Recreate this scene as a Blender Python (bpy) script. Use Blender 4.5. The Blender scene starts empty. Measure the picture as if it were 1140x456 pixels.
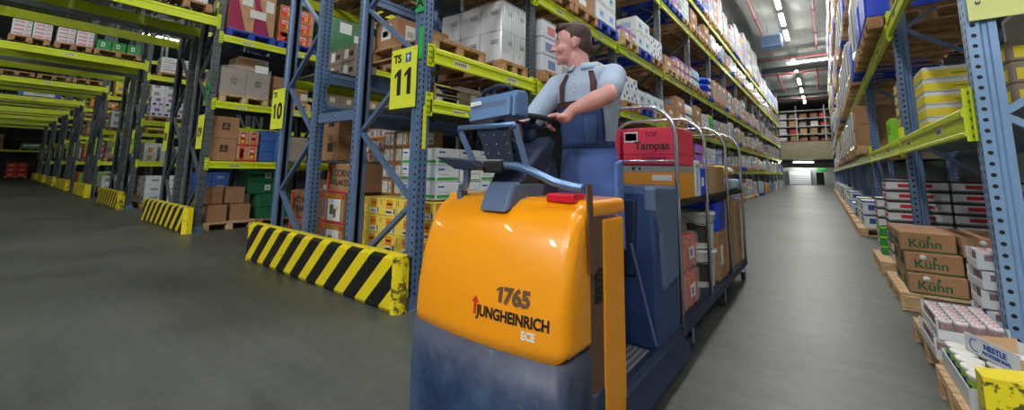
import bpy, bmesh, math, random
from mathutils import Vector, Matrix
random.seed(7)
SC = bpy.context.scene
COL = SC.collection
PI = math.pi

# ------------------------------------------------------------------ camera, world, lamps, exposure
cam = bpy.data.cameras.new('camera')
cam.sensor_fit = 'HORIZONTAL'
cam.sensor_width = 36.0
FPX = 448.54
cam.lens = FPX / 1140.0 * 36.0
cam.shift_y = -(228.0 - 128.0) / 1140.0
cam.clip_start = 0.05
cam.clip_end = 300
camo = bpy.data.objects.new('camera', cam)
COL.objects.link(camo)
def cdir(px, py):
    return Vector(((px - 570.0) / FPX, -(py - 128.0) / FPX, -1.0)).normalized()
_y = cdir(918, 194)
_x = -cdir(-18, 180)
_x = (_x - _y * _x.dot(_y)).normalized()
_z = _x.cross(_y)
camo.matrix_world = Matrix.Translation((0, 0, 1.1)) @ Matrix((_x, _y, _z)).to_4x4()
SC.camera = camo

vs = SC.view_settings
vs.view_transform = 'Standard'
vs.look = 'None'
vs.gamma = 1.0
vs.use_curve_mapping = False
EXPOSURE = 0.78
vs.exposure = EXPOSURE
SC.cycles.use_denoising = True
SC.cycles.max_bounces = 6
SC.cycles.diffuse_bounces = 3
SC.cycles.sample_clamp_indirect = 4.0

WORLD = (0.62, 0.80, 1.0, 0.10)
w = bpy.data.worlds.new('world')
SC.world = w
w.use_nodes = True
bg = w.node_tree.nodes['Background']
bg.inputs[0].default_value = WORLD[:3] + (1,)
bg.inputs[1].default_value = WORLD[3]
TUBE_MAIN = 78.0       # emission of the lamp tubes over the main aisle
TUBE_CROSS = 40.0      # emission of the lamp tubes over the cross aisle
TUBE_FILL = 230.0       # emission of the unseen lamps added behind the camera for front light
LAMP_Z = 7.9

# ------------------------------------------------------------------ materials
MATS = {}
def mat(name, col, rough=0.6, metal=0.0, var=0.0, scale=8.0, emit=0.0, alpha=1.0, trans=0.0, coat=0.0, bump=0.0, spec=0.5):
    if name in MATS: return MATS[name]
    m = bpy.data.materials.new(name)
    m.use_nodes = True
    nt = m.node_tree
    b = nt.nodes['Principled BSDF']
    c = tuple(col) + (1,)
    b.inputs['Base Color'].default_value = c
    b.inputs['Roughness'].default_value = rough
    b.inputs['Metallic'].default_value = metal
    b.inputs['Specular IOR Level'].default_value = spec
    if coat: b.inputs['Coat Weight'].default_value = coat
    if emit:
        b.inputs['Emission Color'].default_value = c
        b.inputs['Emission Strength'].default_value = emit
    if alpha < 1: b.inputs['Alpha'].default_value = alpha
    if trans: b.inputs['Transmission Weight'].default_value = trans
    if var or bump:
        tc = nt.nodes.new('ShaderNodeTexCoord')
        no = nt.nodes.new('ShaderNodeTexNoise')
        no.inputs['Scale'].default_value = scale
        no.inputs['Detail'].default_value = 5
        nt.links.new(tc.outputs['Object'], no.inputs['Vector'])
        if var:
            mr = nt.nodes.new('ShaderNodeMapRange')
            mr.inputs[1].default_value = 0.3; mr.inputs[2].default_value = 0.7
            mr.inputs[3].default_value = 1 - var; mr.inputs[4].default_value = 1 + var
            nt.links.new(no.outputs['Fac'], mr.inputs[0])
            hs = nt.nodes.new('ShaderNodeHueSaturation')
            hs.inputs['Color'].default_value = c
            nt.links.new(mr.outputs[0], hs.inputs['Value'])
            nt.links.new(hs.outputs[0], b.inputs['Base Color'])
        if bump:
            bp = nt.nodes.new('ShaderNodeBump')
            bp.inputs['Strength'].default_value = bump
            bp.inputs['Distance'].default_value = 0.01
            nt.links.new(no.outputs['Fac'], bp.inputs['Height'])
            nt.links.new(bp.outputs[0], b.inputs['Normal'])
    MATS[name] = m
    return m

def srgb(r, g, b):
    f = lambda v: (v / 255 / 12.92) if v / 255 <= 0.04045 else ((v / 255 + 0.055) / 1.055) ** 2.4
    return (f(r), f(g), f(b))
M = dict(
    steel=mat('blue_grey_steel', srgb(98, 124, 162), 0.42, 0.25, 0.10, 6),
    steel_near=mat('lit_blue_steel', srgb(134, 168, 210), 0.36, 0.25, 0.08, 6),  # paler copy of the rack steel, bright light put into the colour
    steel_dark=mat('grey_green_steel', srgb(88, 98, 104), 0.5, 0.25, 0.10, 6),  # duller copy of the rack steel, weaker light put into the colour
    yellow=mat('rack_yellow', srgb(206, 224, 24), 0.4, 0, 0.06, 9),
    yellow_sign=mat('sign_yellow', srgb(226, 234, 60), 0.5),
    pale_sign=mat('pale_sign_yellow', srgb(236, 240, 150), 0.45),
    green_tag=mat('tag_green', srgb(30, 175, 70), 0.5),
    black=mat('black_print', srgb(18, 18, 16), 0.6),
    white=mat('white_paper', srgb(225, 228, 228), 0.6),
    wood=mat('pallet_wood', srgb(176, 134, 92), 0.8, 0, 0.30, 14, bump=0.3),
    wood_pale=mat('pale_pallet_wood', srgb(205, 172, 132), 0.8, 0, 0.22, 14, bump=0.3),
    blue_pallet=mat('blue_pallet_paint', srgb(28, 70, 190), 0.6, 0, 0.15, 10),
    card=mat('brown_cardboard', srgb(168, 126, 92), 0.8, 0, 0.10, 5),
    card2=mat('tan_cardboard', srgb(190, 152, 112), 0.8, 0, 0.10, 5),
    card3=mat('grey_cardboard', srgb(150, 134, 120), 0.8, 0, 0.10, 5),
    card_in=mat('cardboard_inside', srgb(196, 160, 120), 0.85),
    tape=mat('brown_tape', srgb(150, 108, 70), 0.35),
    wcard=mat('white_cardboard', srgb(216, 222, 228), 0.6, 0, 0.05, 6),
    bluep=mat('blue_print', srgb(40, 80, 170), 0.6),
    redp=mat('red_print', srgb(205, 40, 40), 0.6),
    redo=mat('orange_red_print', srgb(232, 70, 30), 0.6),
    lilac=mat('lilac_print', srgb(150, 90, 190), 0.6),
    magenta=mat('magenta_print', srgb(160, 30, 80), 0.6),
    greenp=mat('green_print', srgb(60, 170, 60), 0.6),
    dgreenp=mat('dark_green_print', srgb(30, 95, 60), 0.6),
    limep=mat('lime_print', srgb(150, 215, 40), 0.6),
    orange_p=mat('orange_print', srgb(235, 150, 40), 0.6),
    yellowp=mat('yellow_print', srgb(236, 214, 40), 0.6),
    ycard=mat('lemon_cardboard', srgb(238, 214, 84), 0.6, 0, 0.06, 6),
    darkgreen=mat('dark_green_cardboard', srgb(26, 98, 62), 0.7, 0, 0.10, 5),
    green=mat('green_plastic', srgb(40, 150, 66), 0.5, 0, 0.10, 5),
    bluec=mat('blue_cardboard', srgb(52, 92, 165), 0.7, 0, 0.10, 5),
    bright_blue=mat('bright_blue_plastic', srgb(20, 70, 225), 0.45),
    pink=mat('pink_cardboard', srgb(222, 54, 84), 0.6, 0, 0.05, 5),
    orangec=mat('orange_cardboard', srgb(226, 152, 46), 0.6, 0, 0.05, 5),
    greyc=mat('grey_band', srgb(150, 150, 150), 0.6),
    lightblue=mat('light_blue_pack', srgb(150, 195, 220), 0.5),
    dark=mat('dark_print', srgb(60, 48, 40), 0.6),
    wrap=mat('stretch_film', (0.9, 0.93, 0.97), 0.12, 0, 0, alpha=0.20, spec=0.8),
    grey_wrap=mat('wrapped_grey', srgb(160, 172, 172), 0.25, 0, 0.15, 3, bump=0.5, coat=0.3),
    white_wrap=mat('wrapped_white', srgb(206, 214, 226), 0.25, 0, 0.12, 4, bump=0.5, coat=0.3),
    green_wrap=mat('wrapped_green', srgb(62, 120, 80), 0.25, 0, 0.15, 4, bump=0.4, coat=0.3),
    brown_wrap=mat('wrapped_brown', srgb(158, 128, 104), 0.3, 0, 0.15, 4, bump=0.4, coat=0.3),
    blue_wrap=mat('wrapped_blue', srgb(46, 96, 200), 0.3, 0, 0.15, 4, bump=0.4, coat=0.3),
    wire=mat('galvanised_deck', srgb(120, 130, 132), 0.45, 0.5, 0.1, 12),
    plastic_white=mat('white_plastic', srgb(226, 226, 220), 0.4),
    jam=mat('dark_red_jam', srgb(120, 14, 40), 0.15, coat=0.5),
    tomato=mat('tomato_orange', srgb(196, 84, 40), 0.2, 0, 0.2, 9, coat=0.5),
    foil=mat('white_lids', srgb(222, 216, 224), 0.35, 0.2, 0.1, 30),
    red=mat('signal_red', srgb(220, 24, 50), 0.35),
    pipe_red=mat('sprinkler_red', srgb(140, 30, 44), 0.5),
    orange=mat('truck_orange', srgb(255, 164, 0), 0.32, 0, 0.02, 3, coat=0.5),
    navy=mat('truck_navy', srgb(38, 62, 110), 0.5, 0, 0.12, 5),
    navy_dark=mat('truck_dark_navy', srgb(28, 42, 74), 0.5, 0, 0.1, 5),
    navy_lt=mat('truck_grey_blue', srgb(84, 104, 138), 0.5, 0, 0.06, 5),
    umber=mat('truck_umber_panel', srgb(104, 74, 58), 0.5, 0, 0.08, 4),
    tube_blue=mat('rail_grey_blue', srgb(112, 146, 190), 0.28, 0.6),
    chrome=mat('chrome_tube', srgb(205, 212, 222), 0.18, 0.9),
    rubber=mat('black_rubber', srgb(26, 26, 28), 0.7),
    term=mat('terminal_blue_grey', srgb(84, 122, 172), 0.45, 0, 0.05, 8),
    term_dk=mat('terminal_dark', srgb(30, 40, 62), 0.5),
    skin=mat('skin', srgb(214, 158, 152), 0.5, 0, 0.05, 20),
    hair=mat('brown_hair', srgb(70, 48, 48), 0.6, 0, 0.25, 60, bump=0.6),
    shirt=mat('pale_grey_blue_cotton', srgb(168, 186, 214), 0.85, 0, 0.05, 20, bump=0.2),
    overall=mat('blue_twill', srgb(78, 108, 178), 0.85, 0, 0.10, 12, bump=0.2),
    overall_lt=mat('light_blue_twill', srgb(92, 126, 188), 0.85, 0, 0.08, 12),
    strap=mat('brown_strap', srgb(118, 84, 80), 0.8),
    eye_w=mat('eye_white', srgb(235, 235, 235), 0.3),
    iris=mat('iris_dark', srgb(40, 30, 28), 0.3),
    lip=mat('lip', srgb(190, 110, 110), 0.5),
    shoe=mat('black_shoe', srgb(28, 28, 30), 0.5),
    concrete_beam=mat('dark_concrete', srgb(82, 88, 86), 0.8, 0, 0.1, 2),
    lamp_case=mat('lamp_housing', srgb(190, 195, 195), 0.5),
    beige=mat('beige_parapet', srgb(176, 170, 140), 0.8, 0, 0.1, 2),
    wallg=mat('hall_wall_grey', srgb(140, 146, 142), 0.8, 0, 0.06, 1),
    walld=mat('dark_hall_wall', srgb(52, 52, 48), 0.9, 0, 0.1, 1),
)
def lamp_mat(name, strength):
    m = bpy.data.materials.new(name)
    m.use_nodes = True
    nt = m.node_tree
    nt.nodes.clear()
    e = nt.nodes.new('ShaderNodeEmission')
    e.inputs[0].default_value = (1.0, 0.985, 0.93, 1)
    e.inputs[1].default_value = strength
    o = nt.nodes.new('ShaderNodeOutputMaterial')
    nt.links.new(e.outputs[0], o.inputs[0])
    return m
M['tube_main'] = lamp_mat('lit_tube_main', TUBE_MAIN)
M['tube_cross'] = lamp_mat('lit_tube_cross', TUBE_CROSS)
M['tube_fill'] = lamp_mat('lit_tube_fill', TUBE_FILL)

def node_mat(name, build, rough=0.6):
    m = bpy.data.materials.new(name)
    m.use_nodes = True
    nt = m.node_tree
    b = nt.nodes['Principled BSDF']
    b.inputs['Roughness'].default_value = rough
    build(nt, b)
    MATS[name] = m
    return m
def N(nt, t, **kw):
    n = nt.nodes.new(t)
    for k, v in kw.items(): setattr(n, k, v)
    return n
def math_node(nt, op, a, b=None, c=None):
    n = N(nt, 'ShaderNodeMath', operation=op)
    for i, v in enumerate((a, b, c)):
        if v is None: continue
        if isinstance(v, (int, float)): n.inputs[i].default_value = v
        else: nt.links.new(v, n.inputs[i])
    return n.outputs[0]
def mixc(nt, fac, a, b):
    n = N(nt, 'ShaderNodeMix', data_type='RGBA')
    for s, v in ((n.inputs[0], fac), (n.inputs[6], a), (n.inputs[7], b)):
        if isinstance(v, (int, float)): s.default_value = v
        elif isinstance(v, tuple): s.default_value = v if len(v) == 4 else v + (1,)
        else: nt.links.new(v, s)
    return n.outputs[2]
def noise(nt, vec, scale, detail=5, rough=0.6):
    n = N(nt, 'ShaderNodeTexNoise')
    n.inputs['Scale'].default_value = scale
    n.inputs['Detail'].default_value = detail
    n.inputs['Roughness'].default_value = rough
    if vec is not None: nt.links.new(vec, n.inputs['Vector'])
    return n.outputs['Fac']
def ramp(nt, fac, lo, hi):
    n = N(nt, 'ShaderNodeMapRange')
    n.inputs[1].default_value = lo; n.inputs[2].default_value = hi
    nt.links.new(fac, n.inputs[0])
    return n.outputs[0]

def _guard(nt, b):
    tc = N(nt, 'ShaderNodeTexCoord')
    sp = N(nt, 'ShaderNodeSeparateXYZ')
    nt.links.new(tc.outputs['Object'], sp.inputs[0])
    d = math_node(nt, 'SUBTRACT', sp.outputs[0], math_node(nt, 'MULTIPLY', sp.outputs[2], 1.0))
    fr = math_node(nt, 'FRACT', math_node(nt, 'DIVIDE', math_node(nt, 'ADD', d, 3.2), 0.33))
    stripe = math_node(nt, 'LESS_THAN', fr, 0.55)
    n1 = noise(nt, tc.outputs['Object'], 9, 8, 0.75)
    n2 = noise(nt, tc.outputs['Object'], 2.5, 4)
    worn = ramp(nt, math_node(nt, 'ADD', n1, math_node(nt, 'MULTIPLY', n2, 0.3)), 0.76, 0.80)
    colr = mixc(nt, stripe, srgb(236, 214, 20), srgb(24, 24, 22))
    colr = mixc(nt, math_node(nt, 'MULTIPLY', worn, 0.8), colr, srgb(96, 104, 30))
    nt.links.new(colr, b.inputs['Base Color'])
M['guard_stripe'] = node_mat('hazard_stripes', _guard, 0.5)
def _guardy(nt, b):
    tc = N(nt, 'ShaderNodeTexCoord')
    n1 = noise(nt, tc.outputs['Object'], 16, 8, 0.75)
    sp = N(nt, 'ShaderNodeSeparateXYZ')
    nt.links.new(tc.outputs['Object'], sp.inputs[0])
    n2 = noise(nt, tc.outputs['Object'], 3, 4)
    worn = ramp(nt, math_node(nt, 'ADD', n1, math_node(nt, 'MULTIPLY', n2, 0.6)), 0.88, 0.94)
    nt.links.new(mixc(nt, math_node(nt, 'MULTIPLY', worn, 0.9), srgb(238, 218, 30), srgb(48, 48, 30)), b.inputs['Base Color'])
M['guard_yellow'] = node_mat('chipped_yellow_paint', _guardy, 0.45)
def _guardc(nt, b):
    tc = N(nt, 'ShaderNodeTexCoord')
    n1 = noise(nt, tc.outputs['Object'], 26, 8, 0.7)
    n2 = noise(nt, tc.outputs['Object'], 5, 4)
    worn = ramp(nt, math_node(nt, 'ADD', n1, math_node(nt, 'MULTIPLY', n2, 0.7)), 0.84, 0.88)
    nt.links.new(mixc(nt, math_node(nt, 'MULTIPLY', worn, 0.9), srgb(240, 226, 30), srgb(40, 46, 40)), b.inputs['Base Color'])
M['guard_chipped'] = node_mat('heavily_chipped_yellow', _guardc, 0.45)
def _floor(nt, b):
    tc = N(nt, 'ShaderNodeTexCoord')
    n1 = noise(nt, tc.outputs['Object'], 0.55, 6, 0.6)
    n2 = noise(nt, tc.outputs['Object'], 14, 8, 0.7)
    n3 = noise(nt, tc.outputs['Object'], 90, 4, 0.7)
    mp = N(nt, 'ShaderNodeMapping')
    mp.inputs['Scale'].default_value = (0.5, 6.0, 1.0)
    nt.links.new(tc.outputs['Object'], mp.inputs[0])
    n4 = noise(nt, mp.outputs[0], 1.3, 6, 0.65)
    v = math_node(nt, 'ADD', math_node(nt, 'MULTIPLY', n1, 0.45), math_node(nt, 'ADD', math_node(nt, 'MULTIPLY', n2, 0.25), math_node(nt, 'ADD', math_node(nt, 'MULTIPLY', n3, 0.12), math_node(nt, 'MULTIPLY', n4, 0.22))))
    colr = mixc(nt, ramp(nt, v, 0.38, 0.64), srgb(46, 50, 51), srgb(96, 100, 97))
    nt.links.new(colr, b.inputs['Base Color'])
    nt.links.new(math_node(nt, 'ADD', 0.26, math_node(nt, 'MULTIPLY', n1, 0.35)), b.inputs['Roughness'])
    bp = N(nt, 'ShaderNodeBump')
    bp.inputs['Strength'].default_value = 0.12
    nt.links.new(n2, bp.inputs['Height'])
    nt.links.new(bp.outputs[0], b.inputs['Normal'])
M['floor'] = node_mat('worn_concrete_floor', _floor, 0.5)
def _ceil(nt, b):
    tc = N(nt, 'ShaderNodeTexCoord')
    sp = N(nt, 'ShaderNodeSeparateXYZ')
    nt.links.new(tc.outputs['Object'], sp.inputs[0])
    fr = math_node(nt, 'FRACT', math_node(nt, 'DIVIDE', sp.outputs[0], 0.3))
    ln = math_node(nt, 'LESS_THAN', fr, 0.07)
    n1 = noise(nt, tc.outputs['Object'], 0.6, 4)
    base = mixc(nt, n1, srgb(120, 126, 122), srgb(146, 150, 144))
    nt.links.new(mixc(nt, math_node(nt, 'MULTIPLY', ln, 0.5), base, srgb(96, 104, 102)), b.inputs['Base Color'])
M['ceiling'] = node_mat('ribbed_ceiling_sheet', _ceil, 0.7)
def _bumper(nt, b):
    tc = N(nt, 'ShaderNodeTexCoord')
    sp = N(nt, 'ShaderNodeSeparateXYZ')
    nt.links.new(tc.outputs['Object'], sp.inputs[0])
    n1 = noise(nt, tc.outputs['Object'], 5, 6, 0.65)
    n2 = noise(nt, tc.outputs['Object'], 22, 6, 0.7)
    hood_refl = ramp(nt, math_node(nt, 'ADD', sp.outputs[2], math_node(nt, 'MULTIPLY', n1, 0.34)), 0.42, 0.66)
    c = mixc(nt, ramp(nt, n1, 0.38, 0.62), srgb(26, 44, 84), srgb(60, 88, 122))
    c = mixc(nt, math_node(nt, 'MULTIPLY', hood_refl, 0.4), c, srgb(112, 96, 92))  # brownish tint near the top paints in the orange hood's reflection
    c = mixc(nt, math_node(nt, 'MULTIPLY', ramp(nt, n2, 0.58, 0.72), 0.55), c, srgb(96, 128, 120))
    nt.links.new(c, b.inputs['Base Color'])
M['bumper'] = node_mat('scuffed_bumper', _bumper, 0.42)
def _mesh_stripes(nt, b):
    tc = N(nt, 'ShaderNodeTexCoord')
    sp = N(nt, 'ShaderNodeSeparateXYZ')
    nt.links.new(tc.outputs['Object'], sp.inputs[0])
    fr = math_node(nt, 'FRACT', math_node(nt, 'DIVIDE', sp.outputs[0], 0.03))
    ln = math_node(nt, 'LESS_THAN', fr, 0.5)
    nt.links.new(mixc(nt, ln, srgb(70, 74, 80), srgb(120, 124, 128)), b.inputs['Base Color'])
M['ribmat'] = node_mat('ribbed_rubber_mat', _mesh_stripes, 0.7)

# ------------------------------------------------------------------ mesh helpers
class MB:
    """collects shapes, each with a material, into one mesh"""
    def __init__(s): s.bm = bmesh.new(); s.mats = []
    def mi(s, m):
        m = M[m] if isinstance(m, str) else m
        if m not in s.mats: s.mats.append(m)
        return s.mats.index(m)
    def _fin(s, faces, m, smooth=False):
        i = s.mi(m)
        for f in faces: f.material_index = i; f.smooth = smooth
    def box(s, x0, y0, z0, x1, y1, z1, m, bevel=0.0, seg=1):
        b = bmesh.new()
        v = [b.verts.new(p) for p in ((x0,y0,z0),(x1,y0,z0),(x1,y1,z0),(x0,y1,z0),(x0,y0,z1),(x1,y0,z1),(x1,y1,z1),(x0,y1,z1))]
        for q in ((3,2,1,0),(4,5,6,7),(0,1,5,4),(1,2,6,5),(2,3,7,6),(3,0,4,7)): b.faces.new([v[k] for k in q])
        if bevel: bmesh.ops.bevel(b, geom=b.edges[:], offset=bevel, segments=seg, affect='EDGES', profile=0.5)
        s.merge(b, m)
        return s
    def merge(s, b, m, smooth=False, mtx=None):
        if mtx is not None: bmesh.ops.transform(b, matrix=mtx, verts=b.verts[:])
        i = s.mi(m)
        mp = {}
        for v in b.verts: mp[v] = s.bm.verts.new(v.co)
        for f in b.faces:
            try:
                g = s.bm.faces.new([mp[v] for v in f.verts]); g.material_index = i; g.smooth = smooth or f.smooth
            except ValueError: pass
        b.free()
    def bar(s, p0, p1, wu, wv, m, up=(0,0,1)):
        """rectangular bar from p0 to p1"""
        p0, p1 = Vector(p0), Vector(p1)
        d = (p1 - p0).normalized(); up = Vector(up)
        u = d.cross(up)
        if u.length < 1e-4: u = d.cross(Vector((1, 0, 0)))
        u.normalize(); v = u.cross(d).normalized()
        q = []
        for p in (p0, p1):
            for a, c in ((-1,-1),(1,-1),(1,1),(-1,1)): q.append(s.bm.verts.new(p + u*a*wu/2 + v*c*wv/2))
        F = [s.bm.faces.new([q[k] for k in t]) for t in ((3,2,1,0),(4,5,6,7),(0,1,5,4),(1,2,6,5),(2,3,7,6),(3,0,4,7))]
        s._fin(F, m)
        return s
    def tube(s, pts, r, m, n=10, cap=True, closed=False):
        pts = [Vector(p) for p in pts]
        rs = r if isinstance(r, (list, tuple)) else [r] * len(pts)
        rings = []; prev = None; L = len(pts)
        for i, p in enumerate(pts):
            if closed: t = (pts[(i+1) % L] - pts[i-1]).normalized()
            else: t = (pts[min(i+1, L-1)] - pts[max(i-1, 0)]).normalized()
            if prev is None:
                a = Vector((0,0,1)) if abs(t.z) < 0.9 else Vector((1,0,0))
                u = t.cross(a).normalized()
            else:
                u = (prev - t * prev.dot(t)).normalized()
            prev = u; v = t.cross(u)
            rings.append([s.bm.verts.new(p + (u*math.cos(2*PI*k/n) + v*math.sin(2*PI*k/n)) * rs[i]) for k in range(n)])
        F = []
        for i in range(L if closed else L-1):
            A, B = rings[i], rings[(i+1) % L]
            for k in range(n): F.append(s.bm.faces.new((A[k], A[(k+1)%n], B[(k+1)%n], B[k])))
        if cap and not closed:
            F.append(s.bm.faces.new(rings[0][::-1])); F.append(s.bm.faces.new(rings[-1]))
        s._fin(F, m, True)
        return s
    def lathe(s, prof, m, n=20, c=(0,0,0), axis='z'):
        rings = []
        for r, h in prof:
            ring = []
            for k in range(n):
                a = 2*PI*k/n
                p = (r*math.cos(a), r*math.sin(a), h) if axis == 'z' else ((h, r*math.cos(a), r*math.sin(a)) if axis == 'x' else (r*math.sin(a), h, r*math.cos(a)))
                ring.append(s.bm.verts.new(Vector(p) + Vector(c)))
            rings.append(ring)
        F = []
        for A, B in zip(rings, rings[1:]):
            for k in range(n): F.append(s.bm.faces.new((A[k], A[(k+1)%n], B[(k+1)%n], B[k])))
        F.append(s.bm.faces.new(rings[0][::-1])); F.append(s.bm.faces.new(rings[-1]))
        s._fin(F, m, True)
        return s
    def prism(s, poly, a0, a1, m, axis='x', bevel=0.0, seg=3, steps=1, smooth=False, bow=None):
        """polygon in the two other axes, extruded from a0 to a1 along axis"""
        b = bmesh.new()
        def P(a, p): return {'x': (a, p[0], p[1]), 'y': (p[0], a, p[1]), 'z': (p[0], p[1], a)}[axis]
        rings = [[b.verts.new(P(a0 + (a1-a0)*k/steps, p)) for p in poly] for k in range(steps+1)]
        n = len(poly)
        for A, B in zip(rings, rings[1:]):
            for k in range(n): b.faces.new((A[k], A[(k+1)%n], B[(k+1)%n], B[k]))
        e0 = b.faces.new(rings[0][::-1]); e1 = b.faces.new(rings[-1])
        bmesh.ops.recalc_face_normals(b, faces=b.faces[:])
        if bevel:
            ed = list(set(e0.edges[:] + e1.edges[:]))
            bmesh.ops.bevel(b, geom=ed, offset=bevel, segments=seg, affect='EDGES', profile=0.5)
        if bow:
            for v in b.verts: v.co = bow(v.co)
        for f in b.faces: f.smooth = smooth
        s.merge(b, m, smooth)
        return s
    def ell(s, c, r, m, rot=None, n=16):
        b = bmesh.new()
        bmesh.ops.create_uvsphere(b, u_segments=n, v_segments=max(8, n*2//3), radius=1)
        mt = Matrix.Translation(c) @ (rot.to_4x4() if rot is not None else Matrix.Identity(4)) @ Matrix.Diagonal((r[0], r[1], r[2], 1))
        s.merge(b, m, True, mt)
        return s
    def loft(s, rings, m, n=20, smooth=True):
        """rings: (centre, rx, ry) ellipses in horizontal planes"""
        R = [[s.bm.verts.new((c[0]+rx*math.cos(2*PI*k/n), c[1]+ry*math.sin(2*PI*k/n), c[2])) for k in range(n)] for c, rx, ry in rings]
        F = []
        for A, B in zip(R, R[1:]):
            for k in range(n): F.append(s.bm.faces.new((A[k], A[(k+1)%n], B[(k+1)%n], B[k])))
        F.append(s.bm.faces.new(R[0][::-1])); F.append(s.bm.faces.new(R[-1]))
        s._fin(F, m, smooth)
        return s
    def text(s, body, size, m, mtx, depth=0.0015, bold=0.0, align='CENTER', spacing=1.0):
        cu = bpy.data.curves.new('txt', 'FONT')
        cu.body = body; cu.size = size; cu.extrude = depth/2; cu.offset = bold; cu.align_x = align; cu.space_character = spacing
        cu.resolution_u = 4
        o = bpy.data.objects.new('txt', cu)
        COL.objects.link(o)
        dg = bpy.context.evaluated_depsgraph_get()
        me = bpy.data.meshes.new_from_object(o.evaluated_get(dg))
        bpy.data.objects.remove(o); bpy.data.curves.remove(cu)
        b = bmesh.new(); b.from_mesh(me); bpy.data.meshes.remove(me)
        s.merge(b, m, False, mtx)
        return s
    def one(s, size, m, mtx, depth=0.0015, wide=0.15):
        """the figure 1 with a flag"""
        c = bmesh.new(); h = 0.7*size; w_ = wide*size
        P = [(0, 0), (w_, 0), (w_, h), (0.35*w_, h), (-0.8*w_, 0.80*h), (-0.8*w_, 0.66*h), (0, 0.78*h)]
        A = [c.verts.new((x, y, -depth/2)) for x, y in P]; B = [c.verts.new((x, y, depth/2)) for x, y in P]
        n = len(P); c.faces.new(A[::-1]); c.faces.new(B)
        for i in range(n): c.faces.new((A[i], A[(i+1) % n], B[(i+1) % n], B[i]))
        s.merge(c, m, False, mtx)
        return s
    def mesh(s, name):
        me = bpy.data.meshes.new(name)
        s.bm.normal_update()
        s.bm.to_mesh(me); s.bm.free()
        for m in s.mats: me.materials.append(m)
        return me

def face_mtx(face, loc):
    """text plane: facing -y, +x, -x, +y or up"""
    R = {'-y': Matrix.Rotation(PI/2, 4, 'X'),
         '+x': Matrix.Rotation(PI/2, 4, 'Z') @ Matrix.Rotation(PI/2, 4, 'X'),
         '-x': Matrix.Rotation(-PI/2, 4, 'Z') @ Matrix.Rotation(PI/2, 4, 'X'),
         '+y': Matrix.Rotation(PI, 4, 'Z') @ Matrix.Rotation(PI/2, 4, 'X'),
         'up': Matrix.Identity(4)}[face]
    return Matrix.Translation(loc) @ R

CACHE = {}
def cached(key, fn):
    if key not in CACHE: CACHE[key] = fn()
    return CACHE[key]
def link(name, me, parent=None, loc=(0,0,0), rz=0.0, rot=None):
    o = bpy.data.objects.new(name, me)
    COL.objects.link(o)
    o.location = loc
    if rot is not None: o.rotation_euler = rot
    elif rz: o.rotation_euler = (0, 0, rz)
    if parent is not None: o.parent = parent
    return o
def tag(o, label, cat, group=None, kind='thing'):
    n = len(label.split())
    if not 4 <= n <= 16: print('LABEL LENGTH', n, label)
    o['label'] = label; o['category'] = cat
    if group: o['group'] = group
    if kind: o['kind'] = kind
    return o
def thing(name, label, cat, loc=(0,0,0), rz=0.0, group=None):
    o = bpy.data.objects.new(name, None)
    COL.objects.link(o); o.location = loc; o.rotation_euler = (0,0,rz)
    o.empty_display_size = 0.1
    return tag(o, label, cat, group)
def struct(name, me, label=None):
    o = link(name, me); o['kind'] = 'structure'
    if label: o['label'] = label; o['category'] = name.split('_')[0]
    return o
ORD = ['first','second','third','fourth','fifth','sixth','seventh','eighth','ninth','tenth','eleventh','twelfth','thirteenth','fourteenth','fifteenth','sixteenth']

# ------------------------------------------------------------------ the hall
FAR_Y = 48.6
b = MB(); b.box(-72, -14, -0.2, 16, 60, 0.0, 'floor'); struct('floor', b.mesh('floor'))
b = MB(); b.box(-72, -14, 8.4, 16, 60, 8.6, 'ceiling'); struct('ceiling', b.mesh('ceiling'))
b = MB(); b.box(-72, 59, 0, 16, 59.4, 8.4, 'wallg'); struct('wall_back', b.mesh('wall_back'))
b = MB(); b.box(-46, -14, 0, -45.6, 59, 8.4, 'walld'); struct('wall_left', b.mesh('wall_left'))
b = MB(); b.box(12, -14, 0, 12.4, 59, 8.4, 'wallg'); struct('wall_right', b.mesh('wall_right'))
for y0, y1, z0 in ((29.5, 31.2, 7.7), (41.5, 42.6, 7.8), (17.0, 17.5, 8.1)):
    b = MB(); b.box(-12, y0, z0, 8, y1, 8.4, 'concrete_beam')
    o = struct('trim_%d' % (1 + int(y0 > 20) + int(y0 > 40)), b.mesh('trim'))
# sprinkler pipes under the ceiling
def pipe(p0, p1, label, r=0.045):
    b = MB(); b.tube([p0, p1], r, 'pipe_red', 10)
    t = thing('sprinkler_pipe', label, 'pipe', p0)
    o = link('pipe_run', b.mesh('pipe_run'), t, (-p0[0], -p0[1], -p0[2]))
    p0, p1 = Vector(p0), Vector(p1)
    n = max(2, int((p1-p0).length / 3.2))
    cm = cached(('collar', r, abs((p1-p0).y) > abs((p1-p0).x)), lambda: MB().lathe([(r*1.5,-0.05),(r*1.5,0.05)], 'pipe_red', 10, axis='y' if abs((p1-p0).y) > abs((p1-p0).x) else 'x').mesh('collar'))
    hg = cached(('phang', round(8.4-p0.z, 2)), lambda: MB().tube([(0, 0, 0), (0, 0, 8.4-p0.z)], 0.01, 'steel', 6).mesh('pipe_hanger'))
    for k in range(1, n):
        link('collar', cm, t, (p1-p0) * k / n); link('hanger', hg, t, (p1-p0) * k / n)
pipe((-12, 28.6, 7.95), (8, 28.6, 7.95), 'red sprinkler pipe running across the aisle before the dark ceiling beam')
pipe((-12, 32.0, 7.72), (8, 32.0, 7.72), 'red sprinkler pipe running across the aisle just behind the ceiling beam')
pipe((-12, 43.2, 7.68), (8, 43.2, 7.68), 'red sprinkler pipe crossing the aisle farthest back near the mezzanine')
pipe((-2.05, 3, 8.2), (-2.05, 28.4, 8.2), 'long red sprinkler pipe along the ceiling left of the lamp row')
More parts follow.
